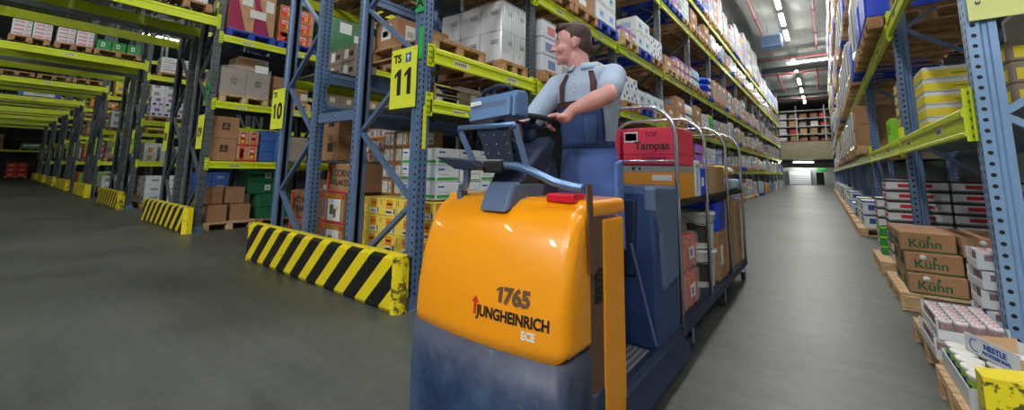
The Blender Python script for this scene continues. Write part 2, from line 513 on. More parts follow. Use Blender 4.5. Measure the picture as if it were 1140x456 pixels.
pipe((0.12, 3, 8.2), (0.12, 28.4, 8.2), 'long red sprinkler pipe along the ceiling between lamps and right racking')
pipe((-2.2, 32.2, 8.1), (-2.2, 43, 8.1), 'red pipe along the far ceiling bay beside the left racking', 0.05)
pipe((0.1, 32.2, 8.1), (0.1, 43, 8.1), 'red pipe along the far ceiling bay beside the right racking', 0.05)
# heater box
t = thing('unit_heater', 'blue grey heater box hanging under the ceiling left of the lamps', 'heater', (-1.62, 23.2, 7.3))
b = MB(); b.box(-0.42, -0.35, 0, 0.42, 0.35, 0.55, 'term', 0.03, 2); link('housing', b.mesh('heater_housing'), t)
b = MB()
for k in range(7): b.box(-0.36, -0.37, 0.06+k*0.065, 0.36, -0.34, 0.10+k*0.065, 'term_dk')
link('louver', b.mesh('heater_louver'), t)
for sx in (-0.15, 0.3):
    b = MB(); b.tube([(sx, 0, 0.55), (sx, 0, 1.05)], 0.012, 'steel', 6); link('hanger', b.mesh('heater_hanger'), t)

# lamps: tube fittings hung under the ceiling, some added unseen for their light
def lamp(x, y, L, tube, label, group, along='y', z=LAMP_Z):
    t = thing('tube_lamp', label, 'lamp', (x, y, z), 0 if along == 'y' else PI/2, group)
    link('housing', cached(('lh', L), lambda: MB().box(-0.085, -L/2, 0.03, 0.085, L/2, 0.10, 'lamp_case', 0.01).mesh('lamp_housing')), t)
    tm = cached(('lt', L, tube), lambda: MB().tube([(0, -L/2+0.04, 0), (0, L/2-0.04, 0)], 0.034, tube, 8).mesh('lamp_tube'))
    link('tube', tm, t, (-0.042, 0, 0)); link('tube', tm, t, (0.042, 0, 0))
    hm = cached(('hg', z), lambda: MB().tube([(0,0,0.1),(0,0,(8.4 if z > 3 else 2.5)-z)], 0.008, 'steel', 6).mesh('lamp_hanger'))
    link('hanger', hm, t, (0, -L/3, 0)); link('hanger', hm, t, (0, L/3, 0))
AX = -1.02
vis = [(18.6, 1.7, 'nearest lamp in view above the main aisle'), (21.0, 1.7, 'second lamp in view above the main aisle'), (23.6, 1.7, 'third lamp in view above the aisle, before the gap'),
       (29.62, 1.4, 'lamp right before the white cross lamp'), (32.0, 1.5, 'lamp right behind the white cross lamp'), (36.3, 2.2, 'lamp midway in the far ceiling bay'), (40.2, 1.7, 'third last lamp of the aisle row'),
       (43.6, 1.7, 'second last lamp of the aisle row'), (46.8, 1.7, 'last lamp of the aisle row before the mezzanine')]
for y, L, lb in vis: lamp(AX, y, L, 'tube_main', 'long lit white tube lamp, ' + lb, 'aisle ceiling lamps')
for y in (1.0, 4.4, 7.8, 11.2, 14.6): lamp(AX, y, 1.7, 'tube_main', 'long lit tube lamp over the near end of the main aisle', 'aisle ceiling lamps overhead')
lamp(0.3, 28.0, 3.2, 'tube_main', 'lit tube lamp hung crosswise to the aisle lamp row', 'cross lamp', 'x', 7.5)
for x, y in ((-1.0, -8.5), (2.4, -7.0), (-4.6, -8.5), (-1.0, -12.0), (4.5, -10.0)): lamp(x, y, 2.2, 'tube_fill', 'unseen lit tube lamp added behind the camera for front light', 'added front light lamps')
for x in (-7, -12.5, -17.8, -23, -28): lamp(x, 5.0, 1.7, 'tube_cross', 'lit tube lamp high over a side aisle off the cross aisle', 'side aisle lamps')
for y in (1.5, 5.5, 9.5, 13.5): lamp(4.4, y, 1.7, 'tube_main', 'unseen lit tube lamp added behind the right rack to brighten it', 'added lamps behind right rack')  # unseen lamps added to brighten the goods of the right rack
for x in (-7, -17.8, -28): lamp(x, -4.5, 1.7, 'tube_cross', 'lit tube lamp over the far side of cross aisle', 'cross aisle lamps')

lamp(-1.6, FAR_Y+1.2, 1.7, 'tube_main', 'lit tube lamp added under the mezzanine to brighten the wall', 'added mezzanine lamp', 'x', 2.28)  # lamp added to lighten the end wall below the mezzanine
# far end of the aisle: mezzanine with shelving, parapet, gate
b = MB(); b.box(-9, FAR_Y, 2.55, 8, FAR_Y+0.35, 4.25, 'beige'); struct('wall_mezzanine', b.mesh('wall_mezzanine'))
b = MB(); b.box(-9, FAR_Y+0.35, 2.5, 8, 59, 2.75, 'concrete_beam'); struct('trim_4', b.mesh('trim_4'))
b = MB(); b.box(-9, FAR_Y+2.0, 0, 8, FAR_Y+2.3, 1.75, 'wallg'); struct('wall_end', b.mesh('wall_end'))
t = thing('mezzanine_rack', 'pale shelving rack on the mezzanine at the aisle end', 'rack', (-1, FAR_Y+1.2, 2.75))
for x in (-3.4, -0.9, 1.4, 3.6):
    link('post', cached('mzp', lambda: MB().box(-0.06, -0.06, 0, 0.06, 0.06, 5.2, 'lamp_case').mesh('mezz_post')), t, (x, 0, 0))
for z in (1.5, 2.3, 3.1, 3.9, 4.7):
    link('shelf', cached('mzs', lambda: MB().box(-4, -0.06, -0.05, 4, 0.9, 0.05, 'lamp_case').mesh('mezz_shelf')), t, (0, 0, z))
b = MB(); b.box(-4, -0.1, 1.15, 4, -0.04, 1.25, 'pipe_red'); link('hand_rail', b.mesh('mezz_hand_rail'), t, (1, -1.0, 0.35))
for zi, z in enumerate((1.555, 2.355, 3.155, 3.955)):
    for k in range(7):
        x = -3.9 + k*0.85 + random.uniform(-0.05, 0.05)
        h = random.uniform(0.28, 0.6); mm = random.choice(['card', 'card2', 'wcard', 'card3', 'redp'])
        o = link('storage_box', cached(('mzb', mm, round(h, 1)), lambda: MB().box(-0.3, -0.25, 0, 0.3, 0.25, h, mm, 0.01).box(-0.31,-0.26,h*0.5,0.31,0.26,h*0.58,'tape').mesh('storage_box')), None, (x, FAR_Y+1.55, 2.75 + z + 0.003))
        tag(o, '%s storage box, %s along the %s mezzanine shelf from below' % ({'card':'brown','card2':'tan','wcard':'white','card3':'grey brown','redp':'red'}[mm], ORD[k], ORD[zi]), 'box', 'boxes on the mezzanine shelves')
t = thing('loading_gate', 'white panel gate on rails at the end of the aisle', 'gate', (-2.0, FAR_Y+1.9, 0))
b = MB(); b.box(-0.9, -0.08, 0.05, 0.9, 0.0, 1.35, 'wcard', 0.01); link('panel', b.mesh('gate_panel'), t)
b = MB(); b.box(-1.0, -0.12, 0.0, -0.9, 0.02, 1.5, 'steel_dark'); b.box(0.9, -0.12, 0.0, 1.0, 0.02, 1.5, 'steel_dark'); link('jamb', b.mesh('gate_jamb'), t)
b = MB()
for k in range(5): b.box(-0.9, -0.1, 0.2+0.24*k, 0.9, -0.08, 0.23+0.24*k, 'greyc')
link('seam', b.mesh('gate_seam'), t)
t = thing('dark_trolley', 'dark stacked trolley parked beside the white gate at aisle end', 'trolley', (-0.35, FAR_Y+0.9, 0))
b = MB(); b.box(-0.3, -0.3, 0.12, 0.3, 0.3, 1.3, 'rubber', 0.03); link('stack', b.mesh('trolley_stack'), t)
for sx in (-0.24, 0.24):
    for sy in (-0.24, 0.24): link('wheel', cached('tw', lambda: MB().lathe([(0.06,-0.02),(0.06,0.02)], 'rubber', 12, (0,0,0.06), 'x').mesh('trolley_wheel')), t, (sx, sy, 0))
b = MB(); b.box(-0.55, FAR_Y+1.93, 1.42, 0.15, FAR_Y+1.99, 1.68, 'green_tag', 0.01); o = link('green_board', b.mesh('green_board')); tag(o, 'small green board on the wall above the dark trolley', 'board')

# ------------------------------------------------------------------ racking
RH = 7.5
def plate_with_holes(b, o, u, v, L, w, pitch, hu, hv, m, z0=0.0, octo=True):
    """sheet from o along u (width w) and v (length L), one hole per pitch"""
    o, u, v = Vector(o), Vector(u), Vector(v)
    n = int(L / pitch)
    i = b.mi(m)
    for k in range(n):
        c = o + u*w/2 + v*(k+0.5)*pitch
        out = []; inn = []
        for j in range(8):
            a = PI/4*j
            cx_, sy_ = math.cos(a), math.sin(a)
            mx = max(abs(cx_), abs(sy_))
            out.append(b.bm.verts.new(c + u*(cx_/mx)*w/2 + v*(sy_/mx)*pitch/2))
            if octo: inn.append(b.bm.verts.new(c + u*cx_*hu + v*sy_*hv))
            else: inn.append(b.bm.verts.new(c + u*(cx_/mx)*hu + v*(sy_/mx)*hv))
        for j in range(8):
            f = b.bm.faces.new((out[j], out[(j+1)%8], inn[(j+1)%8], inn[j])); f.material_index = i
def upright_mesh(kind, m):
    """cold-formed post, aisle face at x=0 looking to +x, body towards -x"""
    b = MB(); H = RH
    def strip(p, q):
        vv = [b.bm.verts.new((p[0], p[1], 0)), b.bm.verts.new((q[0], q[1], 0)), b.bm.verts.new((q[0], q[1], H)), b.bm.verts.new((p[0], p[1], H))]
        f = b.bm.faces.new(vv); f.material_index = b.mi(m)
    if kind == 'holes':  # black strips behind the hole columns stand in for the shade inside
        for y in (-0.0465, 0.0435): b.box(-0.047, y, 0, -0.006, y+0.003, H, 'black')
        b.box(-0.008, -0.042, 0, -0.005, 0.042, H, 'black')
        for y in (-0.05, 0.0): plate_with_holes(b, (0, y, 0), (0, 1, 0), (0, 0, 1), H, 0.05, 0.05, 0.007, 0.014, m, octo=False)
        for y in (-0.05, 0.05): plate_with_holes(b, (-0.05, y, 0), (1, 0, 0), (0, 0, 1), H, 0.05, 0.06, 0.0118, 0.0118, m)
    else:
        strip((0, -0.05), (0, 0.05)); strip((-0.05, -0.05), (0, -0.05)); strip((-0.05, 0.05), (0, 0.05))
        for k in range(0, int(H/0.12)):
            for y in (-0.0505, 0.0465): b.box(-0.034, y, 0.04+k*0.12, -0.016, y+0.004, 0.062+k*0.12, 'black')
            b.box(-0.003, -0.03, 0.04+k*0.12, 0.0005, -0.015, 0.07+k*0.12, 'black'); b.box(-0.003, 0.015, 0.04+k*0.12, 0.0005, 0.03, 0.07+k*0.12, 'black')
    for s in (-1, 1):
        strip((-0.05, 0.05*s), (-0.062, 0.036*s)); strip((-0.062, 0.036*s), (-0.078, 0.036*s)); strip((-0.078, 0.036*s), (-0.084, 0.046*s))
        strip((-0.084, 0.046*s), (-0.115, 0.046*s)); strip((-0.115, 0.046*s), (-0.115, 0.028*s))
    bmesh.ops.recalc_face_normals(b.bm, faces=b.bm.faces[:])
    return b.mesh('upright_post')
def brace_mesh(depth, up, m):
    z0, z1 = (0, 0.62) if up else (0.62, 0)
    b = MB()
    x0, x1 = -0.09, -depth + 0.09
    b.bar((x0, 0, z0), (x1, 0, z1), 0.036, 0.045, m, up=(0, 1, 0))
    return b.mesh('brace')
def foot_mesh():
    b = MB(); b.box(-0.13, -0.075, 0, 0.02, 0.075, 0.008, 'steel'); b.box(-0.02, -0.07, 0.0, 0.004, 0.07, 0.1, 'steel')
    b.lathe([(0.014,0.008),(0.014,0.022)], 'chrome', 6, (-0.1, 0.06, 0)); b.lathe([(0.014,0.008),(0.014,0.022)], 'chrome', 6, (-0.1, -0.06, 0))
    return b.mesh('foot_plate')
def frame(xf, xr, y, label, m='steel', kind='holes', group=None, phase=0):
    """upright frame: front post face at xf, rear post face at xr"""
    s = 1 if xf > xr else -1
    d = abs(xf - xr)
    rz = 0 if s > 0 else PI
    t = thing('upright_frame', label, 'rack frame', (xf, y, 0), rz, group)
    if kind == 'far':
        def mk():
            b = MB()
            b.box(-0.1, -0.045, 0, 0, 0.045, RH, m); b.box(-d, -0.045, 0, -d+0.1, 0.045, RH, m)
            for k in range(11):
                z0, z1 = (0.2+0.62*k, 0.82+0.62*k) if k % 2 == 0 else (0.82+0.62*k, 0.2+0.62*k)
                b.bar((-0.08, 0, z0), (-d+0.08, 0, z1), 0.036, 0.045, m, up=(0,1,0))
            return b.mesh('upright_frame_far')
        bpy.data.objects.remove(t)
        o = link('upright_frame', cached(('ffar', round(d, 2), m), mk), None, (xf, y, 0), rz)
        return tag(o, label, 'rack frame', group)
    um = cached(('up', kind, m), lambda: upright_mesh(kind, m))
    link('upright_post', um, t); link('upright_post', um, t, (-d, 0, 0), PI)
    for k in range(11):
        up = (k + phase) % 2 == 0
        link('brace', cached(('br', round(d, 2), up, m), lambda: brace_mesh(d, up, m)), t, (0, 0, 0.2 + 0.62*k))
    fm = cached('foot', foot_mesh)
    link('foot_plate', fm, t); link('foot_plate', fm, t, (-d, 0, 0), PI)
    return t
def crossbar(x, y0, y1, ztop, side, label, m='yellow', h=0.135, labels=True, group=None, bracket_h=0.2, detail=True):
    """beam along y whose aisle face is at x + side*0.05; hooked on the posts at both ends"""
    L = y1 - y0 - 0.1
    t = thing('rack_crossbar', label, 'rack crossbar', (x, (y0+y1)/2, ztop), 0 if side > 0 else PI, group)
    def body():
        b = MB()
        poly = [(0.004, -h), (0.044, -h), (0.044, -h+0.02), (0.038, -h+0.026), (0.038, -0.05), (0.047, -0.044), (0.047, -0.012), (0.042, 0.0), (0.004, 0.0)]
        b.prism(poly, -L/2, L/2, m, axis='y')
        return b.mesh('crossbar_body')
    link('crossbar_body', cached(('cb', round(L, 2), m, h), body), t)
    def con():
        b = MB()
        b.box(0.0015, -0.012, -h-0.03, 0.012, 0.05, -h-0.03+bracket_h, m); b.box(0.004, -0.006, -h-0.03, 0.034, 0.0, -h-0.03+bracket_h, m)
        if detail:
            for k in range(int(bracket_h/0.05)):
                for yy in (0.012, 0.034): b.box(0.011, yy-0.005, -h-0.012+k*0.05, 0.0135, yy+0.005, -h+0.006+k*0.05, 'black')
        return b.mesh('crossbar_connector')
    cm = cached(('cc', m, h, bracket_h, detail), con)
    def con2():
        me = cm.copy()
        for v in me.vertices: v.co.y = -v.co.y
        me.flip_normals()
        return me
    cm2 = cached(('cc2', m, h, bracket_h, detail), con2)
    link('connector', cm, t, (0, L/2, 0)); link('connector', cm2, t, (0, -L/2, 0))
    if labels:
        def lab():
            b = MB(); b.box(0.037, -0.09, -0.105, 0.040, 0.09, -0.06, 'white')
            for k in range(7): b.box(0.0395, -0.08+k*0.022, -0.098, 0.041, -0.068+k*0.022, -0.068, 'black')
            return b.mesh('location_label')
        lm = cached(('lab', side), lab)
        link('location_label', lm, t, (0, -L*0.28, 0)); link('location_label', lm, t, (0, L*0.24, 0))
    return t

# main aisle, left side (row with sign 11): aisle face x = -2.62
XF, XB = -2.62, -3.62
YL = [2.2, 3.78, 6.2, 8.62, 11.07, 13.55, 16.0, 18.5, 20.95, 23.4, 25.9, 28.3, 30.8, 33.2, 35.7, 38.1]
LV = [2.13, 3.22, 4.83, 5.85]
def place_word(i): return 'at the row end with sign 11' if i == 0 else '%s behind the row end frame on left of main aisle' % ORD[i-1]
for i, y in enumerate(YL):
    if i == 0: lb = 'blue steel rack end frame carrying the sign 11, main aisle'
    else: lb = 'steel rack frame left of the main aisle, %s behind the sign 11 frame' % ORD[i-1]
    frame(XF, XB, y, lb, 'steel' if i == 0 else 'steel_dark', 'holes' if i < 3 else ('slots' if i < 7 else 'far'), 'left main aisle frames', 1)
LVW = {1.68: 'knee-high', 1.2: 'lowest', 2.13: 'head-high', 3.22: 'second high', 4.83: 'third high', 5.85: 'top'}
for i in range(len(YL)-1):
    lv = ([1.68] if i == 0 else []) + ([1.2] if i >= 4 else []) + LV
    for z in lv:
        if i == 0 and z > 4: continue
        crossbar(XF, YL[i], YL[i+1], z, 1, 'yellow rack beam at %s level, %s bay of left main aisle rack' % (LVW[z].replace('knee-high', 'small-goods'), ORD[i]), 'yellow', 0.135 if z != 1.68 else 0.11, i < 5, 'yellow beams of left main aisle', 0.2, i < 5)
    if i < 5:
        for z in ([1.62, 2.05, 3.15] if i == 0 else [2.13, 3.22, 4.83]):
            crossbar(XB, YL[i], YL[i+1], z, -1, 'blue grey rear rack beam at height %s, %s bay behind sign 11' % ({1.62:'low', 2.05:'middle', 3.15:'high', 2.13:'middle', 3.22:'high', 4.83:'top'}[z], ORD[i]), 'steel', 0.12, False, 'rear beams', 0.2, False)
# back-to-back row with sign 10
X10F, X10B = -5.25, -4.36
Y10 = [2.2, 3.78, 6.2]
for i, y in enumerate(Y10):
    frame(X10F, X10B, y, ['blue steel rack end frame carrying the sign 10', 'blue frame one bay behind the sign 10 frame', 'blue frame two bays behind the sign 10 frame'][i], 'steel', 'holes' if i < 2 else 'slots', 'row 10 frames', 1)
for i in range(2):
    for z in (1.17, 2.2, 3.3, 4.83):
        zr = {1.17: 1.84, 2.2: 2.2, 3.3: 3.3, 4.83: 4.83}[z]
        crossbar(X10F, Y10[i], Y10[i+1], z, -1, 'yellow beam facing the side aisle, %s bay of row 10, %s level' % (ORD[i], {1.17:'lowest', 2.2:'second', 3.3:'third', 4.83:'fourth'}[z]), 'yellow', 0.12, False, 'row 10 beams')
        if z < 4: crossbar(X10B, Y10[i], Y10[i+1], zr - 0.06, 1, 'blue rear beam between rows 10 and 11, %s bay, %s level' % (ORD[i], {1.17:'lowest', 2.2:'second', 3.3:'third'}[z]), 'steel', 0.12, False, 'row 10 rear beams')
b = MB(); b.box(X10B+0.02, 2.17, -0.05, XB-0.02, 2.23, 0.05, 'steel'); b.lathe([(0.012, -0.045), (0.012, -0.025)], 'chrome', 8, ((X10B+XB)/2, 2.2, 0), 'y')
for z in (1.62, 4.2):
    o = link('row_spacer', cached('spacer', lambda: b.mesh('row_spacer')), None, (0, 0, z)); tag(o, 'blue steel spacer bar tying frames 10 and 11 together, %s one' % ('lower' if z < 2 else 'upper'), 'spacer bar', 'row spacers')

# rows further left along the cross aisle; bridging beams over the cross aisle
ROWS = [(-8.22, -9.12, -9.55, -10.5), (-13.6, -14.5, -15.2, -16.2), (-19.1, -20.0, -20.4, -21.4), (-24.4, -25.4, -26.0, -27.0), (-29.5, -30.5, -31.0, -32.0), (-34.8, -35.7, -36.2, -37.2), (-40.0, -41.0, -41.5, -42.5)]
RN = ['second', 'third', 'fourth', 'fifth', 'sixth', 'seventh', 'last']
LVR = {1.17: 'lowest', 2.2: 'second', 3.38: 'third', 4.83: 'fourth'}
for k, (a, bb, c, d) in enumerate(ROWS):
    m = 'steel_dark'
    ys = [2.25, 4.1, 6.55, 9.0] if k == 0 else ([2.3, 4.7, 7.1] if k < 3 else [2.3, 4.7])
    for i, y in enumerate(ys):
        frame(a, bb, y, 'shaded steel frame of the %s row end along cross aisle, %s bay line, near half' % (RN[k], ORD[i]), m, 'slots' if k < 2 and i < 2 else 'far', 'cross aisle row frames', 1)
        if i == 0: frame(d, c, y, 'shaded steel frame of the %s row end along cross aisle, far half' % RN[k], m, 'slots' if k < 2 else 'far', 'cross aisle far half frames', 1)
    for i in range(len(ys)-1):
        for z in (1.17, 2.2, 3.38, 4.83):
            crossbar(a, ys[i], ys[i+1], z, 1, 'yellow beam, %s bay of the %s row from sign 11, %s level' % (ORD[i], RN[k], LVR[z]), 'yellow', 0.12, k < 2, 'side aisle beams', 0.2, k < 1)
            if (i == 0 or k == 0) and z < 4: crossbar(bb, ys[i], ys[i+1], z, -1, 'grey rear beam, %s bay of the %s row, %s level' % (ORD[i], RN[k], LVR[z]), 'steel_dark', 0.1, False, 'side aisle rear beams', 0.2, False)
    zb = 3.65
    for j, (x, s, mm) in enumerate(((a, 1, 'yellow'), (bb, -1, 'yellow'), (c, 1, 'steel_dark'), (d, -1, 'yellow'))):
        crossbar(x, -2.9, ys[0], zb, s, '%s bridge beam over the cross aisle at the %s row, %s of four' % ('yellow' if mm == 'yellow' else 'grey', RN[k], ['front', 'second', 'third', 'rear'][j]), mm, 0.16, j == 0, 'bridge beams', 0.26, False)
    # wire decks lying across the bridge beams
    for j, (x0, x1) in enumerate(((bb, a), (d, c))):
        def deck():
            b = MB(); L = x1 - x0
            for q in range(26): b.box(0.0, 0.05+q*0.1, 0.0, L, 0.085+q*0.1, 0.02, 'wire')
            b.box(0.0, 0.04, -0.03, L, 0.06, 0.0, 'wire'); b.box(0.0, 2.56, -0.03, L, 2.58, 0.0, 'wire')
            return b.mesh('wire_deck')
        if k < 4:
            o = link('wire_deck', cached(('deck', round(x1-x0, 2)), deck), None, (x0, -0.75, zb+0.03))
            tag(o, 'grey slatted deck on the bridge beams of the %s row, %s half' % (RN[k], ['near', 'far'][j]), 'rack deck', 'bridge decks')

# right side of the main aisle: aisle face x = 0.7
XR, XRB = 0.70, 1.72
YR = [3.38, 5.95, 9.7, 13.45, 17.4, 21.2, 25.0, 28.8, 32.6, 36.4, 40.2, 44.0]
LR = [1.49, 2.78, 4.1, 5.4, 6.7]
for i, y in enumerate(YR):
    lb = 'brightly lit blue perforated rack end frame nearest the camera on the right' if i == 0 else 'blue rack frame right of the main aisle, %s behind the near end frame' % ORD[i-1]
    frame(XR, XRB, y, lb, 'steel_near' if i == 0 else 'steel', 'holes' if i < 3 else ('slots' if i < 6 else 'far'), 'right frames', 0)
LRW = ['waist-high', 'head-high', 'third', 'fourth', 'top']
for i in range(len(YR)-1):
    for j, z in enumerate(LR):
        if i == 0 and j > 1: continue
        crossbar(XR, YR[i], YR[i+1], z, -1, 'yellow beam of the right rack, %s bay from the camera, %s level' % (ORD[i], LRW[j]), 'yellow', 0.16, i < 3, 'right beams', 0.31, i < 3)
    if i < 2:
        for j, z in enumerate(LR[:2]):
            crossbar(XRB, YR[i], YR[i+1], z, 1, 'blue rear beam of the right rack, %s bay, %s level' % (ORD[i], LRW[j]), 'steel', 0.12, False, 'right rear beams', 0.2, False)
# shelf panels of the right rack's first level
for i in range(2):
    L = YR[i+1]-YR[i]-0.14
    def sh():
        b = MB()
        for q in range(int(L/0.3)): b.box(0.04, 0.02+q*0.3, 0, 0.96, 0.30+q*0.3, 0.02, 'wire', 0.004)
        return b.mesh('shelf_panels')
    o = link('shelf_decking', sh(), None, (XR, YR[i]+0.07, 1.49)); tag(o, 'grey steel decking on the waist-high beams of right rack %s bay' % ORD[i], 'shelf decking', 'right decking')

# ------------------------------------------------------------------ signs
def plate_sign(name, loc, w, h, label, texts, m='yellow_sign', tilt=0.0):
    t = thing(name, label, 'sign', loc, tilt)
    b = MB(); b.box(-w/2, -0.004, -h/2, w/2, 0.004, h/2, m, 0.002)
    for sx in (-1, 1): b.lathe([(0.006, -0.009), (0.006, -0.002)], 'chrome', 8, (sx*(w/2-0.02), 0, h/2-0.03), 'y')
    link('plate', b.mesh(name+'_plate'), t)
    for nm, body, size, x, z, col, bold in texts:
        b = MB()
        if nm == 'one': b.one(size, col, face_mtx('-y', (x, -0.0055, z))); nm = 'number'
        else: b.text(body, size, col, face_mtx('-y', (x, -0.0055, z)), bold=bold)
        link(nm, b.mesh(name+'_'+nm), t)
    return t
t = plate_sign('row_sign', (-2.845, 2.135, 1.875), 0.35, 0.53, 'large yellow sign reading TS 11 on the blue end frame', [('one', '', 0.33, -0.075, -0.15, 'black', 0), ('one', '', 0.33, 0.06, -0.15, 'black', 0), ('letters', 'TS', 0.10, -0.085, 0.145, 'black', 0.004)])
b = MB(); b.box(0.03, -0.007, 0.135, 0.10, -0.004, 0.215, 'bluep'); b.box(0.058, -0.009, 0.15, 0.072, -0.006, 0.185, 'white')
b.prism([(0.042, 0.178), (0.088, 0.178), (0.065, 0.205)], -0.009, -0.006, 'white', axis='y'); link('arrow', b.mesh('sign_arrow'), t)
plate_sign('row_sign', (-5.30, 2.135, 1.80), 0.33, 0.50, 'yellow sign reading TS 10 on the left blue end frame', [('one', '', 0.27, -0.085, -0.12, 'black', 0), ('number', '0', 0.27, 0.065, -0.12, 'black', 0.01), ('letters', 'TS', 0.09, -0.085, 0.15, 'black', 0.003)])
plate_sign('row_sign', (-8.38, 2.18, 1.66), 0.30, 0.58, 'yellow number sign on the second row end, right post', [('number', '09', 0.22, 0, -0.08, 'black', 0.006)])
plate_sign('row_sign', (-10.5, 2.18, 1.66), 0.30, 0.58, 'yellow number sign on the second row end, left post', [('number', '08', 0.22, 0, -0.08, 'black', 0.006)])
plate_sign('row_sign', (-13.78, 2.22, 1.66), 0.30, 0.6, 'yellow number sign on the third row end, right post', [('number', '07', 0.22, 0, -0.08, 'black', 0.006)])
plate_sign('row_sign', (-16.2, 2.22, 1.66), 0.30, 0.6, 'yellow number sign on the third row end, left post', [('number', '06', 0.22, 0, -0.08, 'black', 0.006)])
for k, (a, bb, c, d) in enumerate(ROWS[2:]):
    plate_sign('row_sign', (a-0.2, 2.22, 1.66), 0.30, 0.6, 'yellow sign plate on the %s row end, right post' % RN[k+2], [])
    plate_sign('row_sign', (d, 2.22, 1.66), 0.30, 0.6, 'yellow sign plate on the %s row end, left post' % RN[k+2], [])
# plain pale plate on the right end frame
t = thing('row_sign', 'pale yellow blank plate on the right rack end frame', 'sign', (1.15, 3.31, 2.2))
b = MB(); b.box(-0.44, -0.004, -0.23, 0.44, 0.004, 0.3, 'pale_sign', 0.002); link('plate', b.mesh('pale_plate'), t)
b = MB()
for sx in (-0.4, 0.4): b.lathe([(0.012, -0.012), (0.012, -0.002)], 'chrome', 10, (sx, 0, -0.13), 'y')
link('rivet', b.mesh('pale_rivets'), t)
# letter tags on the aisle-side faces of end posts
def letter_tag(x, y, z0, z1, body, size, m, label, face='+x', tz=None, w=0.08):
    t = thing('level_tag', label, 'tag', (x, y, z0))
    b = MB()
    if face == '+x':
        b.box(0, -w/2, 0, 0.004, w/2, z1-z0, m); link('strip', b.mesh('tag_strip'), t)
        if body:
            b = MB(); b.text(body, size, 'black', face_mtx('+x', (0.005, 0, (tz or (z1-z0)/2) - size*0.36)), bold=0.004); link('letter', b.mesh('tag_letter'), t)
    else:
        b.box(-w/2, -0.004, 0, w/2, 0, z1-z0, m); link('strip', b.mesh('tag_strip'), t)
        if body:
            b = MB(); b.text(body, size, 'black', face_mtx('-y', (0, -0.005, (tz or (z1-z0)/2) - size*0.36)), bold=0.004); link('letter', b.mesh('tag_letter'), t)
    return t
letter_tag(-2.675, 2.147, 2.44, 2.62, 'A', 0.13, 'green_tag', 'green tag with letter A high on the frame with sign 11', '-y', w=0.10)
letter_tag(-2.645, 2.147, 2.02, 2.30, '', 0.1, 'green_tag', 'green strip below the A tag on the frame with sign 11', '-y', w=0.05)
letter_tag(-8.28, 2.197, 2.30, 2.52, 'A', 0.15, 'green_tag', 'green tag with letter A on the second row end post', '-y', w=0.13)
letter_tag(-8.28, 2.197, 2.10, 2.28, '', 0.1, 'green_tag', 'green strip under the A tag on second row end', '-y', w=0.05)
letter_tag(-8.28, 2.197, 3.62, 3.95, 'B', 0.17, 'yellow_sign', 'yellow tag with letter B high on the second row end post', '-y', w=0.13)
letter_tag(-13.66, 2.247, 1.5, 1.72, '', 0.15, 'green_tag', 'green tag on the third row end post', '-y', w=0.14)
for k, (a, bb, c, d) in enumerate(ROWS[2:]): letter_tag(a-0.06, 2.247, 1.5, 1.8, '', 0.15, 'green_tag', 'green tag on the %s row end post' % RN[k+2], '-y', w=0.16)
letter_tag(-2.617, 2.2, 1.26, 1.62, '', 0.1, 'yellow_sign', 'yellow strip low on the sign 11 post beside the small-goods beam', '+x', w=0.035)

# ------------------------------------------------------------------ end guards
def guard(x0, x1, y0, h, depth, label, near=True, striped=True):
    t = thing('rack_guard', label, 'rack guard', (x0, y0, 0))
    L = x1 - x0
    def front():
        b = MB(); b.prism([(0.03, 0.0), (0.0, 0.035), (0.0, h-0.03), (0.02, h-0.004), (0.03, h-0.004)], 0.0, L-0.06, 'guard_stripe' if striped else 'guard_yellow', axis='x')
        return b.mesh('guard_front')
    link('front_plate', cached(('gf', round(L, 2), h, striped), front), t)
    b = MB()
    b.box(0, 0.03, h-0.012, L, depth, h, 'guard_yellow', 0.004)
    link('top_plate', b.mesh('guard_top'), t)
    b = MB(); b.prism([(L-0.06, 0.0), (L-0.03, 0.01), (L, 0.05), (L, depth), (L-0.012, depth), (L-0.012, 0.05), (L-0.06, 0.03)], 0.0, h-0.002, 'guard_yellow', axis='z'); link('end_plate', b.mesh('guard_end'), t)
    b = MB(); b.box(0, 0.0, 0, 0.012, depth, h-0.002, 'guard_yellow', 0.003); link('end_plate', b.mesh('guard_end'), t)
    return t
guard(-5.46, -2.62, 2.0, 0.43, 0.115, 'long black and yellow striped guard before frames 10 and 11')
guard(-10.85, -8.15, 2.04, 0.42, 0.125, 'striped yellow guard at the foot of the second row end')
guard(-16.5, -13.65, 2.08, 0.42, 0.13, 'striped yellow guard at the foot of the third row end')
guard(-21.6, -19.0, 2.08, 0.42, 0.15, 'worn yellow guard at the foot of the fourth row end', striped=False)
guard(-27.2, -24.3, 2.08, 0.42, 0.15, 'small yellow guard at the fifth row end', striped=False)
guard(-37.4, -34.7, 2.08, 0.42, 0.15, 'tiny yellow guard at the seventh row end', striped=False)
guard(-42.7, -39.9, 2.08, 0.42, 0.15, 'tiniest yellow guard at the last row end by the dark wall', striped=False)
guard(-32.2, -29.4, 2.08, 0.42, 0.15, 'small far yellow guard at the sixth row end', striped=False)
t = thing('rack_guard', 'chipped bright yellow guard at the foot of the right end frame', 'rack guard', (0.42, 2.40, 0))
b = MB(); b.prism([(0, 0), (1.3, 0), (1.3, 0.17), (0.14, 0.17), (0.0, 0.10)], 0.335, 0.35, 'guard_yellow', axis='z'); link('top_plate', b.mesh('rguard_top'), t)
b = MB(); b.prism([(0.03, 0.0), (0.0, 0.03), (0.0, 0.335), (0.03, 0.335)], 0, 1.3, 'guard_chipped', axis='x'); link('front_plate', b.mesh('rguard_front'), t)
b = MB(); b.prism([(0, 0.03), (0.012, 0.03), (0.012, 0.10), (0, 0.10)], 0, 0.335, 'guard_chipped', axis='z'); link('end_plate', b.mesh('rguard_end'), t)

